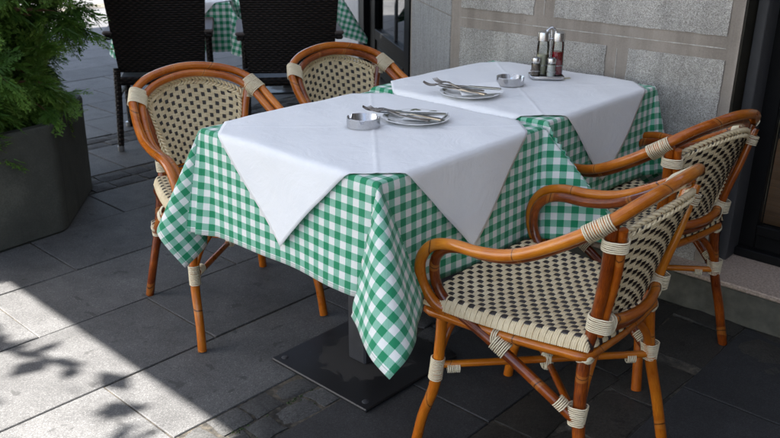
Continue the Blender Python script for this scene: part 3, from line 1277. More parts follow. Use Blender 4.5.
    br_ = MB()
    nx = np.array([1.0, 0, 0])
    for sgn in (1, -1):
        side = np.cross(T, nx); side /= np.linalg.norm(side, axis=1)[:, None]
        C0 = P + side * .0072 * sgn + nx * .003
        for ph in (0, PI):
            w = sgn * 2 * PI * L / .026 + ph
            Q = C0 + .0043 * (np.cos(w)[:, None] * side + np.sin(w)[:, None] * nx)
            br_.tube(Q, .0039, 6, n=1, smooth=False)
    br_.build('braided_edge', M['cream'], root, angle=None)

    # ---- bindings
    def wrap(fn):
        mb = MB(); fn(mb); return mb.build('cane_binding', M['binding'], root, angle=None)
    for s in (1, -1):
        S = lambda p: (p[0], s * p[1], p[2])
        # over both arm canes where the upright meets them
        def w1(mb):
            c = S((-.207, .206, .725)); ax = S((-.70, -.36, .50))
            coil(mb, c, ax, .0300, .0172, n1=S((.016, -.023, -.021)), loops=13, pitch=.0049, seg=18)
            coil(mb, S((-.236, .190, .694)), S((-.10, .16, .75)), .0265, .0160, n1=S((1, .45, 0)), loops=6, pitch=.0049, seg=18)
        wrap(w1)
        def w2(mb):
            coil(mb, S((-.204, .151, .487)), S((-.1, .02, 1)), .0265, .0168, n1=S((1, .3, 0)), loops=8, pitch=.0048, seg=18)
            coil(mb, S((-.207, .124, .473)), S((.35, .8, .06)), .0255, .0165, n1=(.25, 0, -1), loops=6, pitch=.0048, seg=18)
        wrap(w2)
        def w3(mb):                       # thin cross lashing of rear leg to the seat ring
            for tl in (.7, -.7, .45, -.5):
                coil(mb, S((-.185, .167, .404)), S((tl * .7, tl * .3, 1)), .0195, .0185, loops=2, pitch=.0048)
        wrap(w3)
        def w4(mb):                       # low rear: leg, brace and stretcher together
            coil(mb, S((-.193, .190, .268)), S((.03, -.07, 1)),   .0200, .0172, n1=S((.8, .2, 0)), loops=10, pitch=.0050, seg=18, taper=.25)
            coil(mb, S((-.158, .205, .290)), S((.75, .14, .55)), .0155, .0155, loops=5, pitch=.0048)
            coil(mb, S((-.162, .150, .250)), S((.7, -.7, 0)), .0125, .0125, loops=5, pitch=.0048)
        wrap(w4)
        def w5(mb):                       # front leg and stretcher
            coil(mb, S((.188, .208, .243)), S((-.1, -.03, 1)), .0168, loops=13, pitch=.0049)
            coil(mb, S((.158, .178, .243)), S((.7, .72, 0)), .0130, loops=7, pitch=.0048)
        wrap(w5)
        def w6(mb):                       # head of the front leg lashed to the seat ring
            coil(mb, S((.183, .200, .404)), S((0, 0, 1)), .0172, loops=5, pitch=.0048)
            coil(mb, S((.150, .214, .416)), S((1, -.15, .1)), .0185, loops=4, pitch=.0048)
            coil(mb, S((.193, .178, .412)), S((.3, -1, .0)), .0185, loops=5, pitch=.0048)
        wrap(w6)
        def w7(mb):                       # brace lashed to the side of the ring
            coil(mb, S((-.004, .224, .386)), S((-.85, -.1, -.5)), .0195, .0165, n1=(.3, 0, 1), loops=8, pitch=.0050, seg=18)
            coil(mb, S((.012, .220, .401)), S((1, .1, .05)), .0205, .0175, loops=3, pitch=.0050, seg=18)
        wrap(w7)
    def w8(mb):
        for tl in ((1, 1, .1), (1, -1, .1), (1, .2, 0), (.2, 1, 0)):
            coil(mb, (-.006, 0, .247), tl, .0225, .0155, n1=(0, 0, 1), loops=3, pitch=.0050, seg=16)
    wrap(w8)
    return root


chair = make_chair()
RZ = math.radians
spots = [((.262, .345, 0), RZ(182), 'nearest rattan armchair on the right with its back turned, beside the front table'),
         ((.138, 1.013, 0), RZ(170), 'rattan armchair in the shade by the black door, at the far table'),
         ((-.952, .275, 0), RZ(-13), 'rattan armchair left of the front table near the planter'),
         ((-.915, .925, 0), RZ(-12), 'rattan armchair half hidden behind the tables, second from the planter')]
for i, (loc, rz, lab) in enumerate(spots):
    c = chair if i == 0 else copy_tree(chair)
    c.location = loc
    c.rotation_euler = (0, 0, rz)
    c['label'] = lab

# ================================================================== TABLES
HT = .3325                                # half the table top


def make_table():
    t = thing('bistro_table', (0, 0, 0), 'x', 'table')
    b = MB(); b.box((0, 0, .731), (2 * HT - .012, 2 * HT - .012, .026), .008); b.build('tabletop', M['table_wood'], t, smooth=False)
    bxo, byo = -.028, -.010                # pedestal stands a little off centre
    b = MB(); b.box((bxo, byo, .363), (.075, .075, .708), .006); b.build('pole', M['iron'], t, smooth=False)
    b = MB(); b.box((bxo, byo, .711), (.34, .34, .008), .002); b.build('top_plate', M['iron'], t, smooth=False)
    b = MB(); b.box((0, 0, .0055), (.41, .41, .011), .003); bp = b.build('base_plate', M['plate_iron'], t, smooth=False); bp.location = (bxo, byo, 0)
    for sx in (-1, 1):
        for sy in (-1, 1):
            b = MB(); b.lathe([(0, .0140), (.006, .0138), (.0095, .0128), (.0115, .0112)], 12, (sx * .175 + bxo, sy * .175 + byo, 0)); b.build('bolt', M['iron'], t)
    return t


BR = math.atan2(.8, .6)                   # background tables stand askew
T1 = (-HT, HT)
T2 = (-HT, 1.025)
DZ2 = .012
table = make_table()
table.location = (*T1, 0)
table['label'] = 'square pedestal table in front, on a chipped black iron base plate'
table.name = 'bistro_table'
tb2 = copy_tree(table); tb2.location = (*T2, DZ2); tb2['label'] = 'square pedestal table at the back, standing against the stone wall'
tb3 = copy_tree(table); tb3.location = (-3.50, 1.80, 0); tb3.rotation_euler = (0, 0, BR); tb3['label'] = 'background table under gingham behind the left black wicker chair'
tb4 = copy_tree(table); tb4.location = (-3.56, 2.79, 0); tb4.rotation_euler = (0, 0, BR); tb4['label'] = 'background table under gingham nearest the shopfront window'
for t in (table, tb2, tb3, tb4):
    t['group'] = 'square pedestal tables on the terrace'


# ---- gingham cloths: flat top, hanging faces, each corner a developable fold (rho, theta) -> spherical curve
def corner_curve(ctrl, tau, dl):
    """ctrl: list of (p,q) between the two faces; returns function theta -> direction (p,q,-1) normalised"""
    dA = np.array([math.tan(tau), -math.tan(dl)])
    dB = np.array([-math.tan(dl), math.tan(tau)])
    need = PI / 2 + 2 * dl
    base = [np.array(c, float) for c in ctrl]
    lo, hi = .05, 6.0
    for it in range(40):
        k = (lo + hi) / 2
        pts = [dA] + [c * k for c in base] + [dB]
        P = resample([(a, b, 0) for a, b in pts], 24)
        D = np.stack([P[:, 0], P[:, 1], -np.ones(len(P))], 1)
        D /= np.linalg.norm(D, axis=1)[:, None]
        seg = np.linalg.norm(np.diff(D, axis=0), axis=1)
        if seg.sum() > need:
            hi = k
        else:
            lo = k
    L = np.concatenate([[0], np.cumsum(seg)]) / seg.sum()
    return D, L


def drape(half, size, corners, n=84, tau=.035, dl=.22, seed=0, wave=1.0, shift=(0, 0)):
    c = size / 2
    # denser sampling near the table edge
    base = np.linspace(-c, c, n)
    extra = np.concatenate([half + np.linspace(-.012, .016, 8), -half - np.linspace(-.012, .016, 8)])
    msx = np.unique(np.round(np.concatenate([base + shift[0], extra]), 5))
    msy = np.unique(np.round(np.concatenate([base + shift[1], extra]), 5))
    cur = {}
    for (sx, sy) in ((1, 1), (1, -1), (-1, 1), (-1, -1)):
        cur[(sx, sy)] = corner_curve(corners[(sx, sy)], tau, dl)
    r = np.random.default_rng(seed)
    ph = r.uniform(0, 6, 8)
    G = np.zeros((len(msx), len(msy), 3)); U = np.zeros((len(msx), len(msy), 2))
    for i, a in enumerate(msx):
        for j, b in enumerate(msy):
            sx = 1 if a >= 0 else -1
            sy = 1 if b >= 0 else -1
            X, Y = abs(a) - half, abs(b) - half
            U[i, j] = (a - shift[0], b - shift[1])
            if X <= 0 and Y <= 0:
                G[i, j] = (a, b, 0)
            else:
                rho = math.hypot(max(X, 0) if Y < 0 and X > 0 else X, Y)
                # corner polar coordinates
                rho = math.hypot(X, Y)
                th = math.atan2(Y, X)
                D, L = cur[(sx, sy)]
                if th < -dl:
                    d = np.array([math.cos(th) * math.sin(tau), math.sin(th), -math.cos(th) * math.cos(tau)])
                elif th > PI / 2 + dl:
                    d = np.array([math.cos(th), math.sin(th) * math.sin(tau), -math.sin(th) * math.cos(tau)])
                else:
                    t = (th + dl) / (PI / 2 + 2 * dl)
                    d = np.array([np.interp(t, L, D[:, k]) for k in range(3)])
                    d /= np.linalg.norm(d)
                p = np.array([half, half, 0]) + rho * d
                hang = max(X, Y)
                # gentle waves of the hanging faces
                w = wave * .0055 * (hang / .3) ** 1.3
                if Y < 0:
                    p[0] += w * (math.sin(b * 11 + ph[0]) + .5 * math.sin(b * 23 + ph[1])) + .003
                    p[2] += 0
                elif X < 0:
                    p[1] += w * (math.sin(a * 11 + ph[2]) + .5 * math.sin(a * 23 + ph[3])) + .003
                # rounded table edge: ease the fold
                p[0] += .004 if X > 0 else 0
                p[1] += .004 if Y > 0 else 0
                if hang < .012 and (X <= 0 or Y <= 0):
                    t = hang / .012
                    p[2] = -.012 * t * t * .9
                    if X > 0: p[0] = half + .006 * math.sin(t * PI / 2)
                    if Y > 0: p[1] = half + .006 * math.sin(t * PI / 2)
                G[i, j] = (sx * p[0], sy * p[1], p[2])
            G[i, j, 2] += .0012 * (math.sin(a * 19 + b * 7 + ph[5]) * math.sin(b * 17 - a * 5)) * (1 if X <= 0 and Y <= 0 else 0)
    mb = MB()
    mb.grid(G, U)
    return mb


# corner control points are in (outward x, outward y) units per unit of drop
S_LEFT = [(.22, -.04), (.36, .10), (.20, .26), (-.02, .34), (-.12, .28), (-.02, .12)]
C_F = [(.15, -.29), (.28, -.18), (.39, .02), (.51, .20), (.53, .37), (.35, .42), (.09, .295), (-.03, .235), (.05, .12), (-.04, .0)]
C_L = [(.10, -.10), (.24, .06), (.30, .24), (.22, .36), (.10, .30), (.03, .12), (.04, -.02), (.14, .10), (.15, .22), (.04, .18)]
C_GEN = [(.10, -.10), (.30, .05), (.30, .28), (.08, .30), (-.06, .18)]
C_GAP = [(.16, -.12), (.34, -.05), (.40, .02), (.30, .045), (.16, .04), (.06, .035)]
C_GAPB = [(.03, -.1), (.14, .02), (.32, .035), (.42, .03), (.30, .04), (.12, .035)]

cl1 = drape(HT + .002, 1.262, {(1, -1): C_F, (-1, -1): C_L, (1, 1): C_GAP, (-1, 1): C_GAP}, seed=3, shift=(.015, 0))
g1 = cl1.build('gingham_tablecloth', M['gingham'], angle=None, loc=(*T1, .7465))
tag(g1, 'green and white checked tablecloth on the front table', 'tablecloth', 'green checked tablecloths')
flipc = lambda c: [(q, p) for p, q in c]
C_HANG = [(.07, -.18), (.15, -.04), (.17, .10), (.06, .16), (-.06, .08), (-.14, -.06), (-.10, -.16), (.0, -.08), (.02, .06), (-.08, .10)]
cl2 = drape(HT + .002, 1.262, {(1, -1): C_GAPB, (-1, -1): C_GAP, (1, 1): C_HANG, (-1, 1): C_GEN}, seed=9)
g2 = cl2.build('gingham_tablecloth', M['gingham'], angle=None, loc=(*T2, .7465 + DZ2))
tag(g2, 'green and white checked tablecloth on the far table by the stone wall', 'tablecloth', 'green checked tablecloths')
C_TUCK = [(.05, -.16), (.14, -.02), (.04, .12), (-.12, .02), (-.22, -.10), (-.10, -.16), (.0, -.04), (-.1, .05)]
cl3 = drape(HT + .002, 1.262, {(1, -1): C_F, (-1, -1): C_TUCK, (1, 1): C_F, (-1, 1): C_GEN}, seed=5, n=60)
g3 = cl3.build('gingham_tablecloth', M['gingham'], angle=None, loc=(-3.50, 1.80, .7465))
g3.rotation_euler = (0, 0, BR)
tag(g3, 'green checked tablecloth hanging between the two black wicker chairs', 'tablecloth', 'green checked tablecloths')
g4 = g3.copy(); col.objects.link(g4); g4.location = (-3.56, 2.79, .7465)
g4['label'] = 'green checked tablecloth right of the black wicker chairs, by the shopfront'


# ---- white linen squares laid diagonally
def napperon(half, D, n=72, tau=(.05, .05, .05, .05), seed=0, top=.0035):
    """D: half diagonal; tau order: +x, -x, +y, -y flaps"""
    r = np.random.default_rng(seed)
    ph = r.uniform(0, 6, 8)
    side = D * math.sqrt(2)
    ps = np.linspace(-side / 2, side / 2, n)
    ps = np.unique(np.concatenate([ps, np.linspace(-.012, .012, 9)]))
    N = len(ps)
    G = np.zeros((N, N, 3)); U = np.zeros((N, N, 2))
    s2 = math.sqrt(.5)
    he = half + .0145
    for i, a in enumerate(ps):
        for j, b in enumerate(ps):
            x, y = (a - b) * s2, (a + b) * s2
            U[i, j] = (a, b)
            z = top + .0010 * math.sin(x * 13 + ph[0]) * math.sin(y * 11 + ph[1])
            z += .0013 * math.exp(-(a / .0058) ** 2) + .0010 * math.exp(-(b / .0045) ** 2)   # ironed creases
            for q in (-.21, .21):
                z += .0007 * math.exp(-((a - q) / .005) ** 2) + .0006 * math.exp(-((b - q) / .005) ** 2)
            z += .0012 * math.sin(x * 31 + y * 9 + ph[4]) * math.sin(y * 27 - x * 6 + ph[5])
            px, py = x, y
            rr = .010
            def fold(q, s):
                """q beyond the edge -> (outward, down)"""
                arc = rr * PI / 2
                if q < arc:
                    t = q / rr
                    return rr * math.sin(t), -rr * (1 - math.cos(t))
                k = q - arc
                return rr + k * math.sin(s), -rr - k * math.cos(s)
            e = he - rr
            if x > e:
                o, d = fold(x - e, tau[0]); px = e + o + .013 * (max(0, x - half) / .25) ** 1.2 * math.sin(y * 13 + ph[2]); z += d; py += .02 * (max(0, x - half) / .25) ** 2 * math.sin(ph[6])
            elif x < -e:
                o, d = fold(-x - e, tau[1]); px = -e - o; z += d
            if y > e:
                o, d = fold(y - e, tau[2]); py = e + o; z += d
            elif y < -e:
                o, d = fold(-y - e, tau[3]); py = -e - o - .013 * (max(0, -y - half) / .25) ** 1.2 * math.sin(x * 13 + ph[3]); z += d; px += .02 * (max(0, -y - half) / .25) ** 2 * math.sin(ph[7])
            G[i, j] = (px, py, z)
    mb = MB()
    mb.grid(G, U)
    return mb


w1 = napperon(HT, .592, seed=1, tau=(.085, .08, .0, .085)).build('white_top_cloth', M['linen'], angle=None, loc=(*T1, .748))
tag(w1, 'white linen square laid diagonally over the front checked cloth', 'tablecloth', 'white linen top cloths')
w2 = napperon(HT, .592, seed=4, tau=(.085, .08, .05, .0)).build('white_top_cloth', M['linen'], angle=None, loc=(*T2, .748 + DZ2))
tag(w2, 'white linen square laid diagonally over the far checked cloth with the cruets', 'tablecloth', 'white linen top cloths')
w3 = w1.copy(); col.objects.link(w3); w3.location = (-3.50, 1.80, .748); w3.rotation_euler = (0, 0, BR); w3['label'] = 'white linen top cloth on the background table left, behind the wicker chairs'
w4 = w1.copy(); col.objects.link(w4); w4.location = (-3.56, 2.79, .748); w4.rotation_euler = (0, 0, BR); w4['label'] = 'white linen top cloth on the background table beside the shopfront'

for o, th in ((g1, .0009), (g2, .0009), (w1, .0011), (w2, .0011)):
    md = o.modifiers.new('thickness', 'SOLIDIFY')
    md.thickness = th
    md.offset = 1.0

# ================================================================== TABLEWARE
TZ1, TZ2 = .7535, .7535 + DZ2


def make_ashtray():
    b = MB()
    seg = 72
    prof = [(0, .002), (.0395, .002), (.0405, .003), (.0425, .0055), (.0445, .0265), (.0455, .0277), (.0465, .0265), (.0465, .001), (.045, 0), (0, 0)]
    vs, fs = [], []
    def notch(k):
        a = (k / seg * 360 + 8) % 120
        return abs(a - 60) < 7.5
    for (r, z) in prof:
        for k in range(seg):
            a = 2 * PI * k / seg
            zz = min(z, .0165) if notch(k) else z
            vs.append((r * math.cos(a), r * math.sin(a), zz))
    for i in range(len(prof) - 1):
        for k in range(seg):
            k2 = (k + 1) % seg
            fs.append((i * seg + k2, i * seg + k, (i + 1) * seg + k, (i + 1) * seg + k2))
    b.add(vs, fs)
    return b.build('ashtray', M['steel'], angle=35)


a1 = tag(make_ashtray(), 'round steel ashtray with notches on the front white cloth', 'ashtray', 'steel ashtrays')
a1.location = (-.348, .309, TZ1); a1.rotation_euler = (0, 0, .35)
a2 = a1.copy(); col.objects.link(a2)
a2.location = (-.346, 1.008, TZ2); a2.rotation_euler = (0, 0, 1.2); a2['label'] = 'round steel ashtray behind the far plate, near the cruet stand'


def make_plate():
    p = thing('side_plate', (0, 0, 0), 'x', 'plate', 'white side plates with leaf print')
    b = MB()
    b.lathe([(0, .003), (.058, .003), (.066, .0052), (.080, .0088), (.0945, .0118), (.0962, .0112), (.0950, .0100), (.080, .0062), (.068, .0022), (.062, 0), (0, 0)], 56)
    b.build('plate_body', M['porcelain'], p)
    for k in range(9):
        lf = MB()
        a0 = k * 2 * PI / 9 + .15
        for q in range(2):
            a = a0 + q * .13
            r0 = .0845
            L, W = .013, .0042
            pts = []
            ang = a + PI / 2 + (.5 if q else -.3)
            for i in range(7):
                t = i / 6
                for s in (-1, 1):
                    w = W * math.sin(PI * t) * s
                    x = r0 * math.cos(a) + (t - .5) * 2 * L * math.cos(ang) - w * math.sin(ang)
                    y = r0 * math.sin(a) + (t - .5) * 2 * L * math.sin(ang) + w * math.cos(ang)
                    r = math.hypot(x, y)
                    z = np.interp(r, [.058, .066, .080, .0945], [.003, .0052, .0088, .0118]) + .0006
                    pts.append((x, y, z))
            lf.add(pts, [(2 * i, 2 * i + 1, 2 * i + 3, 2 * i + 2)[::-1] for i in range(6)])
        lf.build('leaf_print', M['leaf_print'], p)
    return p


pl1 = make_plate(); pl1.location = (-.288, .462, TZ1); pl1['label'] = 'white side plate with cutlery on the front table, behind the ashtray'
pl2 = copy_tree(pl1); pl2.location = (-.343, .784, TZ2 + .001); pl2['label'] = 'white side plate with upright napkin corner on the far table'
pl2.rotation_euler = (0, 0, .5)


def make_fork():
    b = MB()
    # handle and neck: flat tapered bar, lying along +x, head at +x
    secs = [(-.095, .0095, .0016, .002), (-.085, .0105, .0016, .002), (-.05, .0075, .0017, .001), (.0, .004, .0019, .0015), (.03, .0034, .002, .005), (.042, .006, .0015, .0068), (.055, .0112, .0013, .0055), (.064, .0118, .0012, .0035)]
    vs, fs = [], []
    for (x, w, t, z) in secs:
        vs += [(x, -w, z - t / 2), (x, w, z - t / 2), (x, w * .8, z + t / 2), (x, -w * .8, z + t / 2)]
    for i in range(len(secs) - 1):
        for k in range(4):
            k2 = (k + 1) % 4
            fs.append((4 * i + k2, 4 * i + k, 4 * i + 4 + k, 4 * i + 4 + k2))
    fs.append((0, 1, 2, 3)); n = 4 * (len(secs) - 1); fs.append((n + 3, n + 2, n + 1, n))
    b.add(vs, fs)
    for k in range(4):
        y = -.0096 + k * .0064
        b.tube([(.062, y, .0037), (.080, y, .0018), (.094, y * .96, .0042), (.104, y * .94, .0085)], [.0019, .0017, .0015, .0009], 6, n=3)
    return b


def make_knife():
    b = MB()
    secs = [(-.105, .0075, .0038), (-.09, .0092, .0042), (-.04, .0078, .004), (.0, .0062, .0036), (.008, .0085, .0018), (.05, .0098, .0015), (.085, .0095, .0012), (.10, .0058, .001), (.108, .001, .0008)]
    vs, fs = [], []
    for (x, w, t) in secs:
        y0 = -w if x < .008 else -.0088 + .0 * w
        vs += [(x, -min(w, .0088), .002), (x, w, .002), (x, w * .9, .002 + t), (x, -min(w, .0088) * .9, .002 + t)]
    for i in range(len(secs) - 1):
        for k in range(4):
            k2 = (k + 1) % 4
            fs.append((4 * i + k2, 4 * i + k, 4 * i + 4 + k, 4 * i + 4 + k2))
    fs.append((0, 1, 2, 3)); n = 4 * (len(secs) - 1); fs.append((n + 3, n + 2, n + 1, n))
    b.add(vs, fs)
    return b


fork_me = make_fork().mesh('fork', M['cutlery'])
knife_me = make_knife().mesh('knife', M['cutlery'])


def cutlery(me, name, loc, rz, tilt, label, grp, roll=0):
    o = bpy.data.objects.new(name, me)
    col.objects.link(o)
    o.location = loc
    o.rotation_euler = (roll, tilt, rz)
    o.scale = (.95, .82, 1) if name == 'knife' else (.98, 1.05, 1.2)
    tag(o, label, name, grp)
    return o


# napkins
def napkin(loc, rz, pts, label):
    b = MB()
    top = [(x, y, z + .0016) for x, y, z in pts]
    n = len(pts)
    fs = [tuple(range(n))[::-1], tuple(range(n, 2 * n))] + [(i, (i + 1) % n, n + (i + 1) % n, n + i) for i in range(n)]
    b.add(pts + top, fs)
    # a second fold layer slightly turned
    c, s = math.cos(.07), math.sin(.07)
    p2 = [(x * c - y * s, x * s + y * c, z + .0022) for x, y, z in pts]
    t2 = [(x, y, z + .0014) for x, y, z in p2]
    b.add(p2 + t2, fs)
    o = b.build('paper_napkin', M['paper'], smooth=False, loc=loc)
    o.rotation_euler = (0, 0, rz)
    return tag(o, label, 'napkin', 'white paper napkins')


P1 = (-.288, .462, TZ1)
P2 = (-.343, .784, TZ2 + .001)
napkin((P1[0] + .018, P1[1] + .020, P1[2] + .0100), RZ(20), [(-.055, -.045, -.004), (.055, -.045, .002), (.055, .045, .005), (-.055, .045, -.002)], 'white paper napkin under the cutlery on the front plate')
napkin((P2[0] + .012, P2[1] + .012, P2[2] + .0080), RZ(48), [(-.05, -.045, 0), (.078, -.045, .008), (.082, .045, .020), (-.05, .045, .010)], 'white paper napkin with a raised corner on the far plate')
zc = P1[2] + .0150
A0 = RZ(222)                               # towards the left edge of the picture
def along(P, d, s, z):
    """d metres towards picture left, s metres away from the camera"""
    d += .016
    return (P[0] - .735 * d - .676 * s, P[1] - .678 * d + .737 * s, z)
PB = P1
cutlery(fork_me, 'fork', along(P1, .036, .020, zc + .003), A0 - .02, -.06, 'fork with its tines farthest left on the front plate', 'forks on the plates')
cutlery(fork_me, 'fork', along(P1, .030, -.024, zc + .004), A0 - .48, -.05, 'fork lying uppermost, nearest the camera, on the front plate', 'forks on the plates')
cutlery(knife_me, 'knife', along(P1, -.002, .010, zc), A0 - .12, .0, 'knife lying across the napkin on the front plate', 'knives on the plates')
cutlery(knife_me, 'knife', along(P1, -.006, -.012, zc + .002), A0 - .66, .0, 'knife nearest the ashtray on the front plate', 'knives on the plates')
zc2 = P2[2] + .0155
cutlery(fork_me, 'fork', along(P2, .032, .000, zc2 + .006), A0 - .20, -.06, 'fork with its tines farthest left on the far plate', 'forks on the plates')
cutlery(fork_me, 'fork', along(P2, .022, -.012, zc2 + .010), A0 - .78, -.06, 'fork lying crossed on top on the far plate', 'forks on the plates')
cutlery(knife_me, 'knife', along(P2, -.015, .010, zc2 + .006), A0 - .25, -.02, 'knife half under the napkin on the far plate', 'knives on the plates')
cutlery(knife_me, 'knife', along(P2, .012, -.020, zc2 + .002), A0 - .82, .02, 'knife at the camera side of the far plate', 'knives on the plates')

# ---- cruet stand
CR = Vector((-.318, 1.185, TZ2))
cs = thing('cruet_stand', CR, 'steel cruet stand with a loop handle on the far table', 'cruet stand')
cs.rotation_euler = (0, 0, RZ(42))          # local x = picture right, local y = away
b = MB()
pts = []
hx, hy, rr = .058, .044, .014
for (cx, cy, a0) in ((hx - rr, hy - rr, 0), (-hx + rr, hy - rr, 90), (-hx + rr, -hy + rr, 180), (hx - rr, -hy + rr, 270)):
    for k in range(6):
        a = RZ(a0 + k * 18)
        pts.append((cx + rr * math.cos(a), cy + rr * math.sin(a)))
n = len(pts)
vs, fs = [], []
for (sc, z) in ((.86, .0), (.98, .004), (1.0, .012), (.98, .0135), (.94, .0105), (.0, .0095)):
    vs += [(x * sc, y * sc, z) for x, y in pts]
for i in range(5):
    for k in range(n):
        k2 = (k + 1) % n
        fs.append((i * n + k, i * n + k2, (i + 1) * n + k2, (i + 1) * n + k))
b.add(vs, fs)
b.build('tray', M['steel'], cs)
b = MB()
b.tube([(.010, .012, .01), (.010, .012, .10), (.010, .012, .165)], .0032, 8)
b.tube([(-.004, .012, .142), (-.005, .012, .160), (.010, .012, .173), (.025, .012, .160), (.024, .012, .142), (.010, .012, .134)], .0042, 8, closed=True, flat=(1, 1.8))
b.build('handle', M['steel'], cs)
b = MB()
for (x, y, r) in ((-.014, .016, .0225), (.036, .010, .0225), (-.041, -.018, .0165), (.011, -.027, .0165)):
    b.tube([(x + r * math.cos(a), y + r * math.sin(a), .045 if r > .02 else .030) for a in np.linspace(0, 2 * PI, 20)[:-1]], .0014, 6, closed=True, n=1, smooth=False)
b.build('holder_ring', M['steel'], cs)


def bottle(x, y, r, h, fill, fmat, label, name, cat, cap_h, neck=.0):
    w = cs.matrix_basis @ Vector((x, y, .0115))
    t = thing(name, w, label, cat)
    g = MB()
    g.lathe([(0, .0), (r * .96, .0), (r, .003), (r, h * .86), (r * .93, h * .95), (r * .9, h)], 28)
    g.build('glass_body', M['clear_glass'], t)
    l = MB()
    l.lathe([(0, .002), (r * .88, .002), (r * .9, .005), (r * .9, fill), (0, fill)], 28)
    l.build('contents', fmat, t)
    c = MB()
    R_ = r * 1.04
    c.lathe([(r * .9, h - .003), (R_, h - .002), (R_ * 1.02, h + cap_h * .55), (R_ * .95, h + cap_h * .8), (R_ * .6, h + cap_h * .97), (0, h + cap_h)], 28)
    c.build('cap', M['steel'], t)
    return t


bottle(-.014, .016, .021, .118, .070, M['oil'], 'tall clear glass bottle of pale oil in the cruet stand', 'oil_bottle', 'bottle', .032)
bottle(.036, .010, .021, .118, .080, M['red_vinegar'], 'tall glass bottle of red vinegar in the cruet stand', 'vinegar_bottle', 'bottle', .032)
bottle(-.041, -.018, .0150, .048, .040, M['pepper'], 'small glass pepper shaker with a steel cap, left in the stand', 'pepper_shaker', 'shaker', .018)
bottle(.011, -.027, .0150, .048, .040, M['salt'], 'small glass salt shaker with a steel cap, front of the stand', 'salt_shaker', 'shaker', .018)
tp = MB()
tp.box((0, 0, .002), (.05, .012, .003), .001)
o = tp.build('toothpick_sachet', M['cream_paint'], smooth=False, loc=tuple(cs.matrix_basis @ Vector((.062, -.01, 0))))
o.rotation_euler = (0, 0, 1.2)
tag(o, 'slim beige paper sachet lying right of the cruet stand', 'sachet')

# ================================================================== BLACK WICKER CHAIRS
def make_wicker():
    t = thing('wicker_armchair', (0, 0, 0), 'x', 'chair', 'black wicker armchairs with their backs turned')
    W = .248
    b = MB()
    # slightly raked and bowed back panel, a closed slab
    n, m_ = 12, 16
    P = np.zeros((n + 1, m_ + 1, 3)); Q = np.zeros_like(P)
    for i in range(n + 1):
        for j in range(m_ + 1):
            u = -1 + 2 * i / n; v = j / m_
            x = -.235 - .085 * v - .02 * (1 - u * u)
            z = .435 + v * .475 + .012 * v * (1 - u * u)
            y = u * W * (.95 + .14 * v)
            P[i, j] = (x, y, z); Q[i, j] = (x + .03, y * .985, z)
    b.grid(P); b.grid(Q, flip=True)
    for e in (0, -1):
        strip = np.stack([P[e], Q[e]], 0); b.grid(strip, flip=(e == 0))
        strip = np.stack([P[:, e], Q[:, e]], 1); b.grid(strip, flip=(e == -1))
    b.build('back_panel', M['wicker'], t, angle=50)
    b = MB(); b.box((.01, 0, .375), (.42, .49, .05), .012); b.build('seat', M['wicker'], t, smooth=False)
    for s in (1, -1):
        b = MB(); b.tube([(-.30, s * .262, 0), (-.262, s * .252, .25), (-.235, s * .246, .46)], [.017, .02, .02], 8); l = b.build('leg', M['wicker'], t)
        b = MB(); b.lathe([(0, 0), (.0175, 0), (.0185, .004), (.0185, .03), (0, .03)], 12, (-.300, s * .262, 0)); b.build('foot_cap', M['rubber'], l)
        b = MB(); b.tube([(.26, s * .262, 0), (.245, s * .258, .25), (.235, s * .256, .645)], [.017, .02, .02], 8); l = b.build('leg', M['wicker'], t)
        b = MB(); b.lathe([(0, 0), (.0175, 0), (.0185, .004), (.0185, .03), (0, .03)], 12, (.26, s * .275, 0)); b.build('foot_cap', M['rubber'], l)
        b = MB(); b.box((-.01, s * .270, .657), (.54, .055, .022), .008); b.build('armrest', M['arm_wood'], t, smooth=False)
        b = MB(); b.box((-.01, s * .270, .632), (.52, .045, .026), .008); b.build('arm_frame', M['wicker'], t, smooth=False)
        b = MB(); b.box((.0, s * .245, .30), (.40, .016, .016), .003); b.build('stretcher', M['wicker'], t, smooth=False)
    return t


wk = make_wicker()
yaw = math.atan2(.62, -.78)
def place_back(c, left, rgt):
    mid = (np.array(left) + np.array(rgt)) / 2
    d = np.array(rgt) - np.array(left)
    rz = math.atan2(d[1], d[0]) + PI / 2
    c.rotation_euler = (0, 0, rz)
    f = np.array([math.cos(rz), math.sin(rz)])
    c.location = (*(mid + f * .27), 0)
place_back(wk, (-2.99, 1.00), (-2.66, 1.45))
wk['label'] = 'black wicker armchair with its back turned, beside the planter shrub'
wk2 = copy_tree(wk); place_back(wk2, (-2.45, 1.50), (-2.12, 1.92))
wk2['label'] = 'black wicker armchair with its back turned, behind the second rattan chair'

# ================================================================== PLANTER and SHRUB
ctr = Vector((-2.68, -.15, 0))
pt = thing('planter', ctr, 'large dark octagonal concrete planter', 'planter')
a0 = math.atan2(.77, .64)
rad = .69 / math.cos(PI / 8)


def octo(sc):
    c = octo_sharp(sc)
    out = []
    for k in range(8):
        a, p, b_ = Vector(c[k - 1]), Vector(c[k]), Vector(c[(k + 1) % 8])
        e0, e1 = p + (a - p).normalized() * .035, p + (b_ - p).normalized() * .035
        for t in (0, .25, .5, .75, 1):
            out.append(tuple(e0 * (1 - t) ** 2 + p * 2 * t * (1 - t) + e1 * t * t))
    return out


def octo_sharp(sc):
    return [(rad * sc * math.cos(a0 + PI / 8 + k * PI / 4), rad * sc * math.sin(a0 + PI / 8 + k * PI / 4)) for k in range(8)]


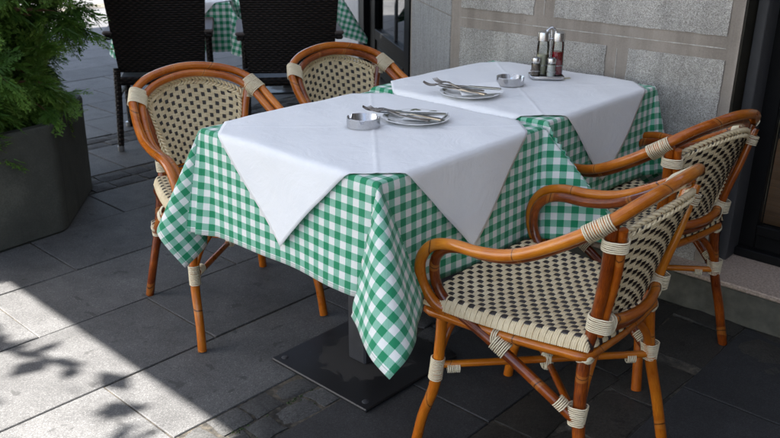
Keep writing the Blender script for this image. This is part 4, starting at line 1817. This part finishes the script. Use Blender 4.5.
b = MB()
rings = [(.975, 0), (.990, .012), (.996, .42), (1.0, .452), (.996, .466), (.985, .473), (.93, .473), (.915, .466), (.905, .45), (.90, .40)]
vs, fs = [], []
for sc, z in rings:
    vs += [(x, y, z) for x, y in octo(sc)]
for i in range(len(rings) - 1):
    for k in range(40):
        k2 = (k + 1) % 40
        fs.append((i * 40 + k, i * 40 + k2, (i + 1) * 40 + k2, (i + 1) * 40 + k))
b.add(vs, fs)
b.build('planter_body', M['planter'], pt, smooth=True, angle=32)
b = MB()
b.add([(x, y, .405) for x, y in octo(.90)], [tuple(range(40))])
b.build('soil', M['soil'], pt, smooth=False)

sh = thing('conifer_shrub', ctr + Vector((0, 0, .405)), 'bushy green conifer shrub spilling over the concrete planter', 'shrub')
br = MB()


def spray_template(seed):
    """one flat fern like conifer spray, 1 m long along +x in the xy plane: quads (n,4,3) and tone per quad"""
    r = np.random.default_rng(seed)
    Q, tn = [], []
    def leaf(p, d, l, w, t):
        sd = np.array([-d[1], d[0], 0])
        sd = sd / (np.linalg.norm(sd) + 1e-9)
        up = np.array([0, 0, r.normal(0, .05) * l])
        Q.append([p, p + d * l * .45 + sd * w + up, p + d * l, p + d * l * .45 - sd * w - up])
        tn.append(t)
    def axis(p, d, l, depth, t0):
        n = 7 if depth == 0 else 4
        for k in range(n):
            t = (k + .6) / n
            q = p + d * l * t + np.array([0, 0, -.22 * l * t * t if depth == 0 else 0])
            for s in (-1, 1):
                a = s * r.uniform(.55, .85)
                c_, s_ = math.cos(a), math.sin(a)
                dd = np.array([d[0] * c_ - d[1] * s_, d[0] * s_ + d[1] * c_, r.normal(-.1, .10)])
                dd /= np.linalg.norm(dd)
                ll = l * (.50 if depth == 0 else .42) * (1 - .6 * t) * r.uniform(.75, 1.2)
                if depth == 0:
                    axis(q, dd, ll, 1, t0 + .12 * t)
                else:
                    leaf(q, dd, ll * 1.35, ll * .20, t0 + .25 * t + r.normal(0, .06))
        leaf(p, d, l, l * (.012 if depth == 0 else .05), t0 + (.05 if depth else -.1))
        leaf(p + d * l * .8, d, l * .3, l * .06, t0 + .25)
    axis(np.zeros(3), np.array([1.0, 0, 0]), 1.0, 0, 0.0)
    return np.array(Q), np.array(tn)


TPL = [spray_template(40 + i) for i in range(5)]
quads, qt = [], []


def put_spray(p, d, nrm, L, tone):
    d = d / np.linalg.norm(d)
    y = np.cross(nrm, d); y /= np.linalg.norm(y) + 1e-9
    z = np.cross(d, y)
    Q, t = TPL[rng.integers(5)]
    R_ = np.stack([d, y, z])
    quads.append((Q * L) @ R_ + p)
    qt.append(t + tone)


def branch(p0, d0, L):
    n = 7
    p = np.array(p0); d = np.array(d0) / np.linalg.norm(d0)
    pts = [p.copy()]
    for k in range(n):
        d = d + rng.normal(0, .12, 3) + np.array([0, 0, -.05 * k])
        d /= np.linalg.norm(d)
        p = p + d * L / n
        pts.append(p.copy())
    br.tube(pts, [.011, .0025], 5, n=2)
    return pts


def grow(base, dirv, L, tone0, dens=(3, 6), size=(.07, .145)):
    pts = branch(base, dirv, L)
    for q in range(2, len(pts)):
        for s in range(dens[1] if q > 3 else dens[0]):
            dd = (pts[q] - pts[q - 1]); dd /= np.linalg.norm(dd)
            dd = dd * .8 + rng.normal(0, .5, 3)
            dd[2] -= .22
            sp = pts[q - 1] + (pts[q] - pts[q - 1]) * rng.uniform(0, 1)
            nn = np.array([rng.normal(0, .5), rng.normal(0, .5), 1.0])
            put_spray(sp, dd, nn, rng.uniform(*size), tone0 + rng.normal(0, .10))


def direc(az, el):
    return np.array([math.cos(az) * math.cos(el), math.sin(az) * math.cos(el), math.sin(el)])


for k in range(330):                    # the whole bush
    az, el = rng.uniform(0, 2 * PI), rng.uniform(.05, 1.35)
    if k > 110:                          # fullest towards the light and the open terrace
        az = rng.uniform(-.9, 2.1)
    bz = rng.uniform(.05, 1.1)
    base = np.array([rng.normal(0, .18), rng.normal(0, .18), bz])
    grow(base, direc(az, el), rng.uniform(.46, .70) * (.74 + .42 * bz), rng.uniform(.28, .70))
for k in range(120):                     # low skirt that hangs over the rim
    az = rng.uniform(-1.2, 2.2) if k > 35 else rng.uniform(0, 2 * PI)
    r0 = rng.uniform(.15, .44)
    base = np.array([r0 * math.cos(az), r0 * math.sin(az), rng.uniform(.06, .25)])
    grow(base, direc(az + rng.normal(0, .25), rng.uniform(.0, .45)), rng.uniform(.22, .38) * (.72 if .35 < az < 2.2 else 1), rng.uniform(.38, .78), (4, 6))


def bulk_quads(name, Q, tone, mat, parent):
    n = len(Q)
    me = bpy.data.meshes.new(name)
    me.vertices.add(n * 4); me.loops.add(n * 4); me.polygons.add(n)
    me.vertices.foreach_set('co', Q.reshape(-1).astype(np.float32))
    me.loops.foreach_set('vertex_index', np.arange(n * 4, dtype=np.int32))
    me.polygons.foreach_set('loop_start', np.arange(0, n * 4, 4, dtype=np.int32))
    me.update(calc_edges=True)
    at = me.attributes.new('tone', 'FLOAT', 'FACE')
    at.data.foreach_set('value', np.clip(tone, 0, 1).astype(np.float32))
    me.materials.append(mat)
    o = bpy.data.objects.new(name, me)
    col.objects.link(o)
    o.parent = parent
    o['kind'] = 'stuff'
    return o


bulk_quads('foliage', np.concatenate(quads), np.concatenate(qt), M['leaf'], sh)
br.build('branch', M['bark'], sh, kind='stuff')

# ---- street tree behind the photographer: its leaf shade dapples the sunlit slabs
tp0 = Vector((-1.0, -1.0, 0)) + SUN * 3.6
tree = thing('street_tree', (tp0.x - .5, tp0.y - .9, 0), 'street tree with sparse leafy crown at the terrace edge', 'tree')
b = MB()
rel = np.array([.5, .9, tp0.z])
b.tube([(0, 0, -.02), (.03, 0, 1.0), (-.03, .1, 2.0), (.1, .2, 3.0), (.3, .6, tp0.z + .2)], [.12, .10, .085, .07, .03], 10)
b.build('trunk', M['bark'], tree)
lf = MB()
for k in range(760):
    u = rng.normal(0, 1, 3); u /= np.linalg.norm(u)
    r = rng.uniform(.2, 1) ** .6
    p = rel + u * np.array([.85, .66, .5]) * r
    if math.sin(p[0] * 7 + 1) + math.sin(p[1] * 8 + p[2] * 5) + rng.normal(0, .5) < -.05:
        continue
    a = rng.normal(0, 1, 3); a /= np.linalg.norm(a)
    c_ = np.cross(a, rng.normal(0, 1, 3)); c_ /= np.linalg.norm(c_)
    s = rng.uniform(.045, .085)
    lf.add([p - a * s, p + c_ * s * .6, p + a * s, p - c_ * s * .6], [(0, 1, 2, 3)])
lo = lf.build('crown', M['leaf'], tree, smooth=False, kind='stuff')
ca = lo.data.attributes.new('tone', 'FLOAT', 'FACE')
ca.data.foreach_set('value', np.full(len(lo.data.polygons), .5, dtype=np.float32))
